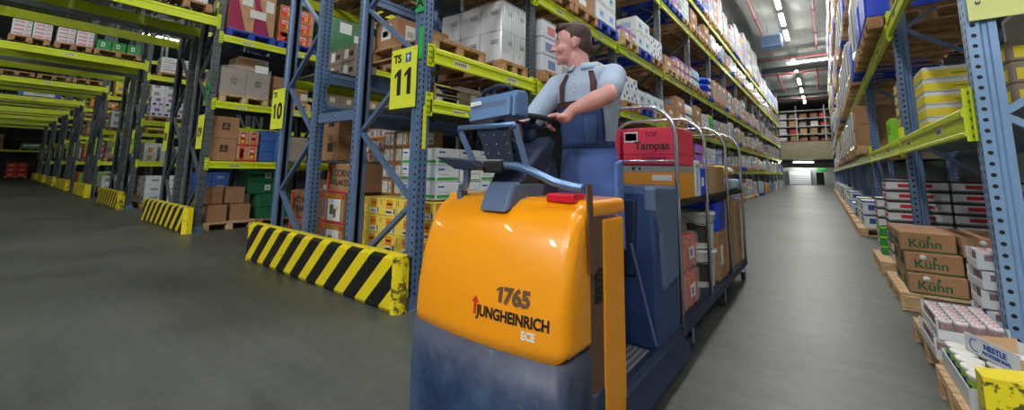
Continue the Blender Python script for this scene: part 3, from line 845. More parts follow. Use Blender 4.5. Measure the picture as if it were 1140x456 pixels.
# ------------------------------------------------------------------ pallets and goods
def pallet_mesh(w, d, m):
    """w along y (aisle side), d along x; base at z=0, top at 0.14"""
    b = MB()
    for yy in (-w/2+0.05, 0, w/2-0.05):
        b.box(-d/2, yy-0.05, 0.0, d/2, yy+0.05, 0.018, m, 0.003)
    for xx in (-d/2+0.07, 0, d/2-0.07):
        for yy in (-w/2+0.05, 0, w/2-0.05): b.box(xx-0.07, yy-0.048, 0.018, xx+0.07, yy+0.048, 0.10, m, 0.004)
        b.box(xx-0.07, -w/2, 0.10, xx+0.07, w/2, 0.118, m)
    n = 6
    for k in range(n):
        y0 = -w/2 + k*(w/n) + 0.008
        b.box(-d/2, y0, 0.118, d/2, y0+w/n-0.016, 0.14, m, 0.003)
    return b.mesh('pallet')
def pallet_parts(w, d, m):
    def blk(): return MB().box(-0.07, -0.048, 0.018, 0.07, 0.048, 0.10, m, 0.006).mesh('pallet_block')
    def run(): return MB().box(-d/2, -0.05, 0.0, d/2, 0.05, 0.018, m, 0.003).mesh('pallet_runner')
    def brd(): return MB().box(-d/2, -w/12+0.008, 0.118, d/2, w/12-0.008, 0.14, m, 0.003).mesh('pallet_board')
    def crs(): return MB().box(-0.07, -w/2, 0.10, 0.07, w/2, 0.118, m, 0.003).mesh('pallet_crosspiece')
    return blk, run, brd, crs
PCOL = {'wood': 'wooden', 'wood_pale': 'pale wooden', 'blue_pallet': 'blue'}
def pallet(x, y, z, w, d, m, label, parts=False, group='pallets', rz=0.0):
    if not parts:
        o = link('pallet', cached(('pal', w, d, m), lambda: pallet_mesh(w, d, m)), None, (x, y, z), rz)
        return tag(o, label, 'pallet', group)
    t = thing('pallet', label, 'pallet', (x, y, z), rz, group)
    blk, run, brd, crs = [cached(('pp', i, w, d, m), f) for i, f in enumerate(pallet_parts(w, d, m))]
    for yy in (-w/2+0.05, 0, w/2-0.05):
        link('runner', run, t, (0, yy, 0))
        for xx in (-d/2+0.07, 0, d/2-0.07): link('block', blk, t, (xx, yy, 0))
    for xx in (-d/2+0.07, 0, d/2-0.07): link('crosspiece', crs, t, (xx, 0, 0))
    for k in range(6): link('board', brd, t, (0, -w/2 + (k+0.5)*w/6, 0))
    return t
SIDES = ('-y', '+x', '-x', '+y')
PARTS = {}
def carton_mesh(w, d, h, body, tape='tape', deco=(), top=True, text=(), bev=0.006, sides=SIDES):
    """w along x, d along y; deco: (sides or None, u0, v0, u1, v1, material) as fractions of a side"""
    e = 0.0012
    def box_(b): b.box(-w/2, -d/2, 0, w/2, d/2, h, body, bev)
    def tape_(b):
        b.box(-0.025, -d/2-e, h*0.8, 0.025, d/2+e, h+e, tape)
        b.box(-w/2+0.004, -0.0015, h-0.002, w/2-0.004, 0.0015, h+0.0008, 'dark')
    def deco_(b):
        for dc in deco:
            ss, u0, v0, u1, v1, m = dc
            for s in (ss or sides):
                z0, z1 = v0*h, v1*h
                if s in ('-y', '+y'):
                    x0, x1 = -w/2+u0*w, -w/2+u1*w
                    if s == '+y': x0, x1 = -x1, -x0
                    yy = -d/2 if s == '-y' else d/2
                    b.box(x0, min(yy, yy-e if s == '-y' else yy+e), z0, x1, max(yy, yy-e if s == '-y' else yy+e), z1, m)
                else:
                    y0, y1 = -d/2+u0*d, -d/2+u1*d
                    if s == '-x': y0, y1 = -y1, -y0
                    xx = w/2 if s == '+x' else -w/2
                    b.box(min(xx, xx+e if s == '+x' else xx-e), y0, z0, max(xx, xx+e if s == '+x' else xx-e), y1, z1, m)
        for tx in text:
            s, u, v, size, body_t, m = tx
            if s == '-y': loc = (-w/2+u*w, -d/2-0.002, v*h)
            elif s == '+x': loc = (w/2+0.002, -d/2+u*d, v*h)
            elif s == '-x': loc = (-w/2-0.002, d/2-u*d, v*h)
            b.text(body_t, size, m, face_mtx(s, loc), bold=0.002)
    b = MB(); box_(b)
    if tape: tape_(b)
    deco_(b)
    me = b.mesh('carton')
    b = MB(); box_(b); p0 = b.mesh('carton_body'); ch = []
    if tape: b = MB(); tape_(b); ch.append(('packing_tape', b.mesh('packing_tape')))
    if deco or text: b = MB(); deco_(b); ch.append(('printed_label', b.mesh('printed_label')))
    PARTS[me.name] = (p0, ch)
    return me
def near_carton(name, me, loc, rz=0.0):
    """a carton whose tape and label are parts"""
    o = link(name, PARTS[me.name][0], None, loc, rz)
    for nm, pm_ in PARTS[me.name][1]: link(nm, pm_, o)
    return o
COLN = ['near', 'middle', 'far', 'farthest', 'last']
def layer_word(k, n): return 'top' if k == n-1 and n > 1 else ('bottom' if k == 0 and n > 1 else (ORD[k] if n > 1 else 'single'))
def stack(mesh, kind, cat, look, where, x, y, z, nx, ny, nz, px, py, pz, side=1, keep=None, jit=0.003, fine=True, hide_inner=True, parts=False):
    """block of cartons; x grows away from the aisle when side=1 (aisle at +x), y away from the camera"""
    out = []
    for k in range(nz):
        for j in range(ny):
            for i in range(nx):
                if hide_inner and not (i == 0 or j == 0 or k == nz-1): continue
                if keep and not keep(i, j, k): continue
                xx = x - side*(i+0.5)*px + random.uniform(-jit, jit)
                yy = y + (j+0.5)*py + random.uniform(-jit, jit)
                o = link(kind, mesh, None, (xx, yy, z + k*pz), random.uniform(-jit, jit))
                if parts and mesh.name in PARTS:
                    o.data = PARTS[mesh.name][0]
                    for nm, pm_ in PARTS[mesh.name][1]: link(nm, pm_, o)
                bits = []
                if nz > 1: bits.append(layer_word(k, nz) + ' layer')
                if fine and ny > 1: bits.append(COLN[min(j, 4)] + ' column')
                if fine and nx > 1 and i > 0: bits.append('row %s back' % ['', 'one', 'two', 'three', 'four', 'five'][i])
                lb = look + ', ' + (' '.join(bits) + ', ' if bits else '') + where
                ws = lb.split()
                tag(o, ' '.join(ws[:16]), cat, look + ' ' + where)
                out.append(o)
    return out

# ---- floor and first levels of row 11, first bay
ym = cached('lemon', lambda: carton_mesh(0.255, 0.29, 0.165, 'ycard', None, [
    (('-y',), 0.45, 0.42, 0.85, 0.92, 'orange_p'), (('-y',), 0.5, 0.62, 0.8, 0.72, 'redp'), (('-y',), 0.42, 0.12, 0.9, 0.34, 'wcard'), (('-y',), 0.46, 0.16, 0.8, 0.28, 'lilac'), (('-y',), 0.9, 0.15, 0.97, 0.42, 'bluep'), (('-y',), 0.1, 0.6, 0.14, 0.9, 'redp'),
    (('+x',), 0.1, 0.5, 0.5, 0.95, 'orange_p'), (('+x',), 0.12, 0.1, 0.5, 0.4, 'wcard'), (('+x',), 0.2, 0.16, 0.42, 0.34, 'redp')]))
pallet(-3.22, 2.86, 0.0, 0.9, 1.1, 'wood', 'wooden pallet under the lemon yellow cartons behind the striped guard', True)
stack(ym, 'yellow_carton', 'carton', 'lemon yellow printed carton', 'behind the striped guard in row 11', -2.69, 2.4, 0.142, 4, 3, 4, 0.262, 0.30, 0.168, hide_inner=False, parts=True)
gm = cached('greenwhite', lambda: carton_mesh(0.24, 0.28, 0.15, 'wcard', None, [
    (('+x', '-y'), 0.05, 0.12, 0.95, 0.3, 'greenp'), (('+x', '-y'), 0.08, 0.72, 0.35, 0.82, 'bluep'), (('+x', '-y'), 0.1, 0.44, 0.55, 0.48, 'greyc'), (('+x', '-y'), 0.5, 0.6, 0.52, 0.64, 'greenp')]))
gm2 = cached('greenwhite2', lambda: carton_mesh(0.24, 0.28, 0.15, 'wcard', None, [
    (('+x', '-y'), 0.08, 0.72, 0.4, 0.86, 'bluep'), (('+x', '-y'), 0.5, 0.3, 0.54, 0.44, 'greenp'), (('+x', '-y'), 0.1, 0.5, 0.9, 0.54, 'greyc'), (('+x', '-y'), 0.3, 0.1, 0.95, 0.18, 'greenp')]))
stack(gm, 'green_white_carton', 'carton', 'white carton with green band', 'on the yellow cartons in row 11', -2.69, 2.42, 0.825, 2, 1, 3, 0.25, 0.29, 0.153, parts=True)
stack(gm2, 'green_white_carton', 'carton', 'white carton with blue and green print', 'beside the green banded ones in row 11', -2.69, 2.71, 0.825, 1, 1, 3, 0.25, 0.29, 0.153, parts=True)
stack(gm, 'green_white_carton', 'carton', 'white green-banded carton deeper in the bay', 'behind the truck column in row 11', -2.69, 3.0, 0.825, 1, 1, 3, 0.25, 0.29, 0.153, parts=True)
pallet(-3.19, 3.51, 0.0, 0.36, 1.0, 'wood', 'wooden pallet farther back in the first bay of row 11', False)
stack(gm, 'green_white_carton', 'carton', 'white green-banded carton low stack', 'farthest in the first bay of row 11', -2.69, 3.36, 0.142, 1, 1, 7, 0.25, 0.29, 0.153)
lm_ = cached('labelcarton', lambda: carton_mesh(0.2, 0.3, 0.165, 'card', None, [
    (('-y', '+x'), 0.12, 0.15, 0.56, 0.85, 'white'), (('-y', '+x'), 0.16, 0.55, 0.32, 0.75, 'black'), (('-y', '+x'), 0.36, 0.22, 0.5, 0.4, 'black'), (('-y',), 0.68, 0.15, 0.86, 0.85, 'white'), (('-y',), 0.74, 0.3, 0.8, 0.6, 'black')]))
stack(lm_, 'labelled_carton', 'carton', 'brown carton with white label', 'on the lemon yellow cartons of row 11', -3.2, 2.66, 0.818, 3, 1, 4, 0.215, 0.31, 0.169, fine=True, parts=True)
# small-goods level
om = cached('openbox', lambda: carton_mesh(0.26, 0.30, 0.15, 'card2', None, [
    (('+x',), 0.05, 0.55, 0.98, 0.92, 'white'), (('+x',), 0.05, 0.82, 0.98, 0.95, 'bluep'), (('+x',), 0.3, 0.6, 0.9, 0.78, 'redo'), (('+x',), 0.05, 0.08, 0.98, 0.46, 'white'), (('+x',), 0.05, 0.38, 0.98, 0.5, 'bluep'), (('+x',), 0.3, 0.12, 0.9, 0.34, 'redo')]))
t = thing('open_carton', 'open carton with white and orange bands under the sign 11 beam', 'carton', (-2.78, 2.48, 1.675))
link('body', om, t)
b = MB()
b.prism([(0.13, 0.15), (0.235, 0.125), (0.235, 0.129), (0.13, 0.156)], -0.15, 0.15, 'card_in', axis='y'); link('flap', b.mesh('flap_front'), t)
b = MB(); b.prism([(-0.15, 0.15), (-0.2, 0.21), (-0.204, 0.208), (-0.154, 0.148)], -0.13, 0.13, 'card', axis='x'); link('flap', b.mesh('flap_side'), t)
stack(cached('bc1', lambda: carton_mesh(0.3, 0.34, 0.26, 'card3', 'tape', [(None, 0.55, 0.4, 0.85, 0.75, 'white')])), 'cardboard_carton', 'carton', 'grey brown carton with white label', 'on the small-goods shelf of row 11', -2.9, 2.85, 1.68, 1, 2, 1, 0.32, 0.36, 0.26)
b = MB()
for k in range(9): b.box(0, k*0.15+0.01, 0, 0.95, k*0.15+0.14, 0.018, 'wire', 0.003)
o = link('shelf_decking', b.mesh('shelf_decking'), None, (-3.58, 2.26, 1.655)); tag(o, 'grey steel decking on the small-goods beams of row 11', 'shelf decking')
# head-high level of bay one: wrapped white block, loose cartons
pallet(-3.14, 3.475, 2.132, 0.48, 1.0, 'wood', 'wooden pallet under the film wrapped white cartons in row 11', True)
t = thing('wrapped_load', 'film wrapped block of white cartons left of the worker\'s head', 'wrapped load', (-3.14, 3.475, 2.273))
wc_ = cached('wcart_w', lambda: carton_mesh(0.31, 0.22, 0.33, 'wcard', None, [(None, 0.5, 0.55, 0.85, 0.72, 'greyc'), (None, 0.55, 0.59, 0.8, 0.62, 'dark')]))
for k in range(2):
    for i in range(3):
        for j in range(2): link('carton', wc_, t, (-0.32+0.32*i, -0.113+0.226*j, 0.335*k))
b = MB(); b.box(-0.49, -0.236, 0.0, 0.49, 0.236, 0.685, 'wrap', 0.03, 2); link('film', b.mesh('film'), t)
b = MB()
for k in range(9): b.tube([(0.492, -0.22+0.05*k, 0.01+random.random()*0.2), (0.494, -0.2+0.047*k, 0.66)], 0.004, 'white_wrap', 5)
link('film_fold', b.mesh('film_fold'), t)
stack(cached('wl', lambda: carton_mesh(0.36, 0.34, 0.3, 'card', 'tape', [(('+x', '-y'), 0.3, 0.3, 0.75, 0.8, 'white'), (('+x', '-y'), 0.36, 0.4, 0.6, 0.6, 'greyc')])), 'cardboard_carton', 'carton', 'brown carton with pale label', 'on the pallet beside the sign 11', -3.2, 2.30, 2.274, 1, 2, 1, 0.38, 0.35, 0.3, parts=True)
pallet(-3.14, 2.62, 2.13, 0.72, 1.0, 'wood', 'wooden pallet on the beam right beside the sign 11', True)
# shelf at third level visible from below
pallet(-3.14, 2.62, 3.22, 0.72, 1.0, 'wood', 'wooden pallet seen from below above the sign 11 beam', False)
pallet(-3.14, 3.36, 3.222, 0.72, 1.0, 'wood', 'wooden pallet seen from below above the wrapped white cartons', False)
stack(cached('w3', lambda: carton_mesh(0.44, 0.7, 0.4, 'card', 'tape')), 'cardboard_carton', 'carton', 'large brown carton', 'on the high pallets of row 11, first bay', -2.68, 2.27, 3.364, 1, 2, 1, 0.46, 0.74, 0.4)

# ---- row 10: cereal cartons behind the guard
def cereal(kind):
    if kind == 'text':
        return carton_mesh(0.46, 0.56, 0.33, 'card', None, [(('-y',), 0.02, 0.0, 0.98, 0.06, 'redp'), (('-y',), 0.06, 0.12, 0.2, 0.92, 'redp'), (('-y',), 0.17, 0.3, 0.3, 0.74, 'dgreenp')],
                           text=[('-y', 0.68, 0.56, 0.105, 'CORN', 'dark'), ('-y', 0.68, 0.26, 0.095, 'FLAKES', 'dark')])
    return carton_mesh(0.46, 0.56, 0.33, 'card', None, [(('-y',), 0.0, 0.0, 1.0, 0.08, 'redp'), (('-y',), 0.0, 0.84, 1.0, 0.96, 'redp'), (('-y',), 0.1, 0.86, 0.9, 0.94, 'yellowp'), (('-y',), 0.28, 0.1, 0.85, 0.82, 'white'), (('-y',), 0.36, 0.3, 0.56, 0.62, 'greenp'), (('-y',), 0.56, 0.2, 0.66, 0.5, 'redp'), (('-y',), 0.64, 0.46, 0.74, 0.58, 'yellowp'), (('-y',), 0.05, 0.2, 0.12, 0.8, 'bluep')])
ct, cp = cached('cer_t', lambda: cereal('text')), cached('cer_p', lambda: cereal('pic'))
pallet(-4.83, 2.75, 0.0, 0.72, 1.3, 'wood', 'wooden pallet under the cereal cartons behind frame 10', True)
for k in range(2):
    o = near_carton('cereal_carton', ct, (-5.22, 2.73, 0.14 + 0.335*k)); tag(o, 'brown CORN FLAKES carton, %s one behind the sign 10 post' % ['bottom', 'upper'][k], 'carton', 'cereal cartons')
    o = near_carton('cereal_carton', cp, (-4.42, 2.73, 0.14 + 0.335*k)); tag(o, 'cereal carton with white, red and green picture panel, %s one' % ['bottom', 'upper'][k], 'carton', 'cereal cartons')
o = near_carton('cereal_carton', ct, (-4.38, 2.74, 0.812)); tag(o, 'brown CORN FLAKES carton on top of the picture panel cartons', 'carton', 'cereal cartons')
# K cartons on the lowest level of row 10, second depth
km = cached('kcart', lambda: carton_mesh(0.18, 0.3, 0.16, 'wcard', None, [(('-y',), 0.0, 0.8, 1.0, 1.0, 'orange_p'), (('-y',), 0.0, 0.0, 1.0, 0.14, 'orange_p')], text=[('-y', 0.5, 0.22, 0.11, 'K', 'redp')]))
for k in range(3):
    for i in range(2):
        o = near_carton('small_carton', km, (-5.02+0.2*i, 3.45, 1.172+0.165*k)); tag(o, 'white and orange carton with red K, %s row, %s of two' % (layer_word(k, 3), ['first', 'second'][i]), 'carton', 'K cartons in row 10')
b = MB()
for k in range(9): b.box(0, k*0.15+0.01, 0, 0.8, k*0.15+0.14, 0.018, 'wire', 0.003)
dk = b.mesh('shelf_decking')
for z, nm in ((1.15, 'lowest'), (2.18, 'second')):
    o = link('shelf_decking', dk, None, (-5.2, 2.26, z)); tag(o, 'grey steel decking on the %s beams of row 10 first bay' % nm, 'shelf decking')
bk = cached('bk', lambda: carton_mesh(0.34, 0.3, 0.3, 'card', 'tape', [(('-y',), 0.3, 0.35, 0.68, 0.7, 'dark')]))
stack(bk, 'cardboard_carton', 'carton', 'brown carton with dark square print', 'on the lowest level behind the sign 10 post', -4.5, 2.5, 1.175, 1, 1, 2, 0.36, 0.32, 0.3, parts=True)
gk = cached('gk', lambda: carton_mesh(0.30, 0.3, 0.2, 'card3', 'tape', [(('-y',), 0.15, 0.2, 0.45, 0.8, 'white'), (('-y',), 0.55, 0.3, 0.85, 0.6, 'dark')]))
stack(gk, 'cardboard_carton', 'carton', 'grey carton with pale label', 'on second level between frames 10 and 11', -4.42, 2.6, 2.2, 3, 1, 2, 0.32, 0.32, 0.205, parts=True)
pallet(-4.80, 3.0, 3.302, 0.72, 1.1, 'wood', 'wooden pallet on the third level of row 10 first bay', False)
stack(cached('c10', lambda: carton_mesh(0.4, 0.7, 0.4, 'card3', 'tape', [(('-y',), 0.2, 0.3, 0.5, 0.7, 'white'), (('-y',), 0.3, 0.4, 0.4, 0.5, 'redp')])), 'cardboard_carton', 'carton', 'grey brown carton with white label', 'on the third level of row 10', -4.42, 2.66, 3.444, 2, 1, 1, 0.42, 0.72, 0.4)

# ---- second row, face at x = -8.22
X2 = -8.30
pallet(X2-0.5, 2.745, 0.0, 0.80, 1.0, 'wood_pale', 'pale wooden pallet under plain brown cartons at second row end', True)
pb = cached('plainb', lambda: carton_mesh(0.44, 0.30, 0.28, 'card', 'tape'))
stack(pb, 'cardboard_carton', 'carton', 'plain brown carton', 'on the pale pallet at the second row end', X2-0.02, 2.36, 0.142, 1, 2, 1, 0.46, 0.36, 0.29, parts=True)
stack(pb, 'cardboard_carton', 'carton', 'plain brown carton in the upper layer', 'on the pale pallet at the second row end', X2-0.10, 2.315, 0.435, 1, 2, 1, 0.46, 0.33, 0.29, parts=True)
pallet(X2-0.5, 3.52, 0.0, 0.7, 1.0, 'wood', 'wooden pallet under the dark green cartons in the second row', True)
dg_ = cached('dg', lambda: carton_mesh(0.46, 0.56, 0.215, 'darkgreen', None, [(('+x',), 0.5, 0.3, 0.68, 0.75, 'white'), (('+x',), 0.55, 0.42, 0.63, 0.62, 'bluep'), (None, 0.0, 0.94, 1, 1.0, 'dgreenp')]))
stack(dg_, 'green_carton', 'carton', 'dark green carton with white label', 'in lower pair, second row floor pallet', X2+0.02, 3.16, 0.142, 1, 1, 2, 0.48, 0.58, 0.22, parts=True)
stack(dg_, 'green_carton', 'carton', 'dark green carton with white label', 'in upper pair, second row floor pallet', X2-0.12, 3.0, 0.585, 1, 1, 2, 0.48, 0.58, 0.22, parts=True)
for i, z in enumerate((1.16, 2.19)):
    for j, (y0, y1) in enumerate(((2.33, 4.03), (4.17, 6.5))):
        b = MB(); n = int((y1-y0)/0.2)
        for q in range(n): b.box(-0.84, q*0.2, 0, -0.06, q*0.2+0.19, 0.02, 'wire', 0.003)
        o = link('shelf_decking', b.mesh('shelf_decking'), None, (-8.22, y0, z-0.022)); tag(o, 'grey decking on the %s level of the second row, %s bay' % (ORD[i], ORD[j]), 'shelf decking')
bs = cached('bsq', lambda: carton_mesh(0.42, 0.40, 0.385, 'card', 'tape', [(('+x', '-y'), 0.36, 0.4, 0.66, 0.72, 'dark'), (('+x', '-y'), 0.42, 0.48, 0.6, 0.54, 'card'), (('+x', '-y'), 0.47, 0.56, 0.55, 0.66, 'card')]))
stack(bs, 'cardboard_carton', 'carton', 'brown carton with dark square print', 'on the lowest beam of the second row', X2, 2.315, 1.18, 1, 1, 2, 0.44, 0.42, 0.388, parts=True)
rp = cached('redpr', lambda: carton_mesh(0.3, 0.165, 0.27, 'card2', None, [(('+x', '-y'), 0.0, 0.0, 1.0, 0.12, 'redp'), (('+x', '-y'), 0.25, 0.15, 0.72, 0.9, 'redp'), (('+x', '-y'), 0.3, 0.6, 0.66, 0.78, 'wcard'), (('+x', '-y'), 0.34, 0.2, 0.62, 0.4, 'yellowp'), (('+x', '-y'), 0.34, 0.42, 0.6, 0.56, 'dark')]))
stack(rp, 'printed_carton', 'carton', 'red printed carton', 'beside the square-print cartons in the second row', X2, 2.73, 1.18, 1, 2, 2, 0.32, 0.17, 0.275, parts=True)
bb_ = cached('blueb', lambda: carton_mesh(0.4, 0.24, 0.19, 'bluec', None, [(('+x',), 0.1, 0.85, 0.9, 0.95, 'bluep')]))
stack(bb_, 'blue_carton', 'carton', 'plain blue carton', 'beside the red printed cartons, second row', X2, 3.1, 1.18, 1, 2, 3, 0.42, 0.25, 0.195)
stack(cached('dkb', lambda: carton_mesh(0.4, 0.36, 0.5, 'card3', 'tape')), 'cardboard_carton', 'carton', 'tall grey brown carton', 'at the far end of the lowest beam, second row', X2-0.05, 3.63, 1.18, 1, 1, 1, 0.42, 0.38, 0.5)
# level 2
pallet(X2-0.33, 2.74, 2.203, 0.78, 0.9, 'wood_pale', 'pale wooden pallet under the film wrapped grey cartons, second row', True)
t = thing('wrapped_load', 'film wrapped grey carton pair on a pallet in the second row', 'wrapped load', (X2-0.33, 2.74, 2.344))
gc2 = cached('gc2', lambda: carton_mesh(0.8, 0.38, 0.46, 'card3', None, [(('+x',), 0.38, 0.42, 0.62, 0.66, 'dark'), (('+x',), 0.42, 0.5, 0.58, 0.58, 'card3')]))
link('carton', gc2, t, (0, -0.195, 0)); link('carton', gc2, t, (0, 0.195, 0))
b = MB(); b.prism([(-0.40, 0.0), (0.40, 0.0), (0.40, 0.54), (-0.1, 0.56), (-0.40, 0.5)], -0.415, 0.415, 'wrap', axis='x', bevel=0.01) ; link('film', b.mesh('film2'), t)
b = MB(); b.box(0.40, 0.12, 0.46, 0.425, 0.34, 0.60, 'white', 0.004); link('delivery_note', b.mesh('note'), t)
o = link('cardboard_carton', cached('tt', lambda: carton_mesh(0.5, 0.46, 0.26, 'card2', 'tape')), None, (X2-0.6, 2.95, 2.905)); tag(o, 'brown carton on top of the wrapped grey pair, second row', 'carton')
pallet(X2-0.33, 3.56, 2.203, 0.72, 0.9, 'wood_pale', 'pale wooden pallet behind the sign 10, second level', False)
stack(cached('pb3', lambda: carton_mesh(0.6, 0.33, 0.24, 'card', 'tape', [(('+x',), 0.55, 0.35, 0.95, 0.9, 'white')])), 'cardboard_carton', 'carton', 'brown carton with white note', 'behind the sign 10, second row second level', X2-0.02, 3.22, 2.345, 1, 2, 2, 0.62, 0.35, 0.245, parts=True)
# level 3
pallet(X2-0.33, 2.74, 3.383, 0.80, 0.9, 'blue_pallet', 'blue pallet under the magenta printed load, second row', True)
t = thing('wrapped_load', 'magenta and brown printed display carton on a blue pallet', 'wrapped load', (X2-0.33, 2.74, 3.524))
b = MB(); b.box(-0.4, -0.38, 0, 0.4, 0.38, 0.85, 'card2', 0.01); link('carton', b.mesh('display'), t)
b = MB(); b.prism([(-0.38, 0.02), (-0.1, 0.02), (-0.18, 0.3), (-0.26, 0.6), (-0.28, 0.85), (-0.38, 0.85)], 0.398, 0.404, 'magenta', axis='x'); b.prism([(0.02, 0.02), (0.3, 0.02), (0.22, 0.3), (0.1, 0.6), (0.08, 0.85), (-0.02, 0.85), (0.03, 0.4)], 0.398, 0.404, 'magenta', axis='x'); link('print', b.mesh('display_print'), t)
b = MB(); b.box(0.404, -0.2, 0.5, 0.408, -0.02, 0.8, 'white'); b.box(0.404, -0.05, 0.3, 0.41, 0.22, 0.45, 'white'); b.box(0.404, 0.2, 0.48, 0.408, 0.34, 0.7, 'white'); link('paper_note', b.mesh('display_notes'), t)
pallet(X2-0.33, 3.56, 3.383, 0.72, 0.9, 'blue_pallet', 'dark blue pallet under the red fronted cartons, second row', True)
rf = cached('redfront', lambda: carton_mesh(0.6, 0.33, 0.25, 'card2', 'tape', [(('+x',), 0.05, 0.08, 0.75, 0.92, 'redo'), (('+x',), 0.15, 0.5, 0.6, 0.8, 'wcard'), (('+x',), 0.2, 0.55, 0.55, 0.7, 'redp'), (('+x',), 0.4, 0.15, 0.6, 0.45, 'yellowp')]))
stack(rf, 'printed_carton', 'carton', 'carton with red and orange front', 'on the dark blue pallet, second row', X2, 3.22, 3.525, 1, 2, 3, 0.62, 0.34, 0.255, parts=True)
pallet(X2-0.33, 4.62, 3.383, 0.85, 0.9, 'wood_pale', 'pale pallet under the green wrapped load between frames 10 and 11', True)
t = thing('wrapped_load', 'dark green film wrapped load seen between frames 10 and 11', 'wrapped load', (X2-0.33, 4.62, 3.524))
b = MB(); b.box(-0.42, -0.4, 0, 0.42, 0.4, 0.86, 'green_wrap', 0.03, 2); link('goods', b.mesh('green_goods'), t)
b = MB(); b.box(0.42, -0.2, 0.5, 0.425, 0.08, 0.74, 'white'); b.box(0.42, 0.15, 0.36, 0.425, 0.25, 0.52, 'white'); link('delivery_note', b.mesh('green_notes'), t)
for k, (y, z, mm, ww) in enumerate(((4.6, 0.0, 'card', 'brown'), (5.6, 0.0, 'card3', 'grey'), (4.6, 1.18, 'card2', 'tan'), (5.5, 1.18, 'card', 'brown'), (4.6, 2.2, 'card3', 'grey'), (5.6, 2.2, 'card2', 'tan'), (5.6, 3.38, 'card', 'brown'), (4.7, 4.83, 'card2', 'tan'), (5.6, 4.83, 'card', 'brown'))):
    pallet(X2-0.33, y, z+0.005, 0.8, 0.9, 'wood', 'wooden pallet in the second bay of the second row, %s of its bay' % ORD[k])
    stack(cached(('sb', mm), lambda: carton_mesh(0.4, 0.37, 0.34, mm, 'tape', [(('+x',), 0.4, 0.4, 0.7, 0.7, 'white')])), 'cardboard_carton', 'carton', '%s labelled carton' % ww, 'in the second bay of second row, %s pallet' % ORD[k], X2, y-0.38, z+0.147, 1, 2, 2, 0.42, 0.38, 0.345)
pallet(X2-0.33, 2.75, 4.833, 0.8, 0.9, 'wood_pale', 'pallet on the fourth level of the second row')
stack(cached('hv', lambda: carton_mesh(0.4, 0.37, 0.4, 'card2', 'tape')), 'cardboard_carton', 'carton', 'tan carton', 'on the fourth level of the second row', X2, 2.36, 4.975, 1, 2, 1, 0.42, 0.38, 0.4)
# bridge of the second row: pallets seen from below
for k, y in enumerate((1.75, 0.95, 0.15)):
    pallet(X2-0.35, y, 3.706, 0.72, 0.9, 'wood', 'wooden pallet on the bridge beams of second row, %s from the frame' % ORD[k])
    if k == 0:
        for j, (mm, nm) in enumerate((('yellowp', 'yellow'), ('wcard', 'white'))):
            o = link('goods_box', cached(('gb', mm), lambda: carton_mesh(0.5, 0.3, 0.3, mm, None, [(('+x',), 0.2, 0.3, 0.6, 0.7, 'white')])), None, (X2-0.3, y-0.17+0.34*j, 3.848)); tag(o, '%s box on the bridge pallet near the B tag' % nm, 'box')
    else:
        stack(cached('brt', lambda: carton_mesh(0.44, 0.34, 0.35, 'card', 'tape')), 'cardboard_carton', 'carton', 'brown carton', 'on the bridge of second row, %s pallet' % ORD[k], X2, y-0.35, 3.848, 1, 2, 1, 0.46, 0.35, 0.35)

# ---- third row, face at x = -13.6
X3 = -13.68
wg = cached('lightc', lambda: carton_mesh(0.4, 0.36, 0.22, 'wcard', None, [(('+x', '-y'), 0.3, 0.35, 0.7, 0.6, 'greyc')]))
pallet(X3-0.5, 2.95, 0, 0.9, 1.0, 'wood', 'wooden pallet under pale cartons, third row end')
stack(wg, 'white_carton', 'carton', 'pale grey white carton', 'on the floor pallet at the third row end', X3, 2.55, 0.14, 1, 2, 3, 0.42, 0.4, 0.225)
pallet(X3-0.5, 3.95, 0, 0.9, 1.0, 'wood', 'wooden pallet deeper in the third row end bay')
stack(cached('bw', lambda: carton_mesh(0.4, 0.42, 0.25, 'bluec', None, [(('+x',), 0.3, 0.35, 0.7, 0.6, 'greyc')])), 'blue_carton', 'carton', 'blue grey carton', 'deeper in the third row end bay', X3, 3.53, 0.14, 1, 2, 3, 0.42, 0.43, 0.255)
b = MB()
for q in range(11): b.box(-0.84, q*0.2, 0, -0.06, q*0.2+0.19, 0.02, 'wire', 0.003)
o = link('shelf_decking', b.mesh('shelf_decking'), None, (-13.6, 2.38, 1.155)); tag(o, 'grey decking on the lowest beams of the third row end', 'shelf decking')
wo = cached('whiteor', lambda: carton_mesh(0.4, 0.24, 0.2, 'wcard', None, [(('+x', '-y'), 0.3, 0.2, 0.7, 0.7, 'orange_p'), (('+x', '-y'), 0.34, 0.4, 0.66, 0.5, 'wcard')]))
stack(wo, 'white_carton', 'carton', 'white carton with orange label', 'on the lowest beam of the third row', X3, 2.4, 1.177, 1, 3, 2, 0.42, 0.34, 0.205)
lv_ = cached('lilacw', lambda: carton_mesh(0.4, 0.25, 0.26, 'wcard', None, [(('+x', '-y'), 0.3, 0.5, 0.72, 0.8, 'lilac'), (('+x', '-y'), 0.12, 0.1, 0.4, 0.3, 'black'), (('+x', '-y'), 0.6, 0.12, 0.9, 0.3, 'lilac')]))
pallet(X3-0.5, 2.85, 2.203, 0.82, 1.0, 'wood', 'wooden pallet under lilac printed cartons, third row')
stack(lv_, 'white_carton', 'carton', 'white carton with lilac print', 'on the second level of the third row', X3, 2.46, 2.345, 1, 3, 2, 0.42, 0.26, 0.265)
pallet(X3-0.5, 2.95, 3.383, 0.9, 1.0, 'wood', 'wooden pallet under grey striped white boxes, third row')
ws_ = cached('whitest', lambda: carton_mesh(0.5, 0.4, 0.2, 'wcard', None, [(('+x', '-y'), 0.1, 0.3, 0.8, 0.4, 'redp'), (('+x', '-y'), 0.1, 0.6, 0.6, 0.7, 'greyc')]))
stack(ws_, 'white_carton', 'carton', 'white carton with red line', 'on the third level of the third row', X3, 2.55, 3.525, 1, 2, 2, 0.52, 0.42, 0.205)
pallet(X3-0.5, 3.9, 3.383, 0.72, 1.0, 'wood', 'pallet under the purple and white box, third row')
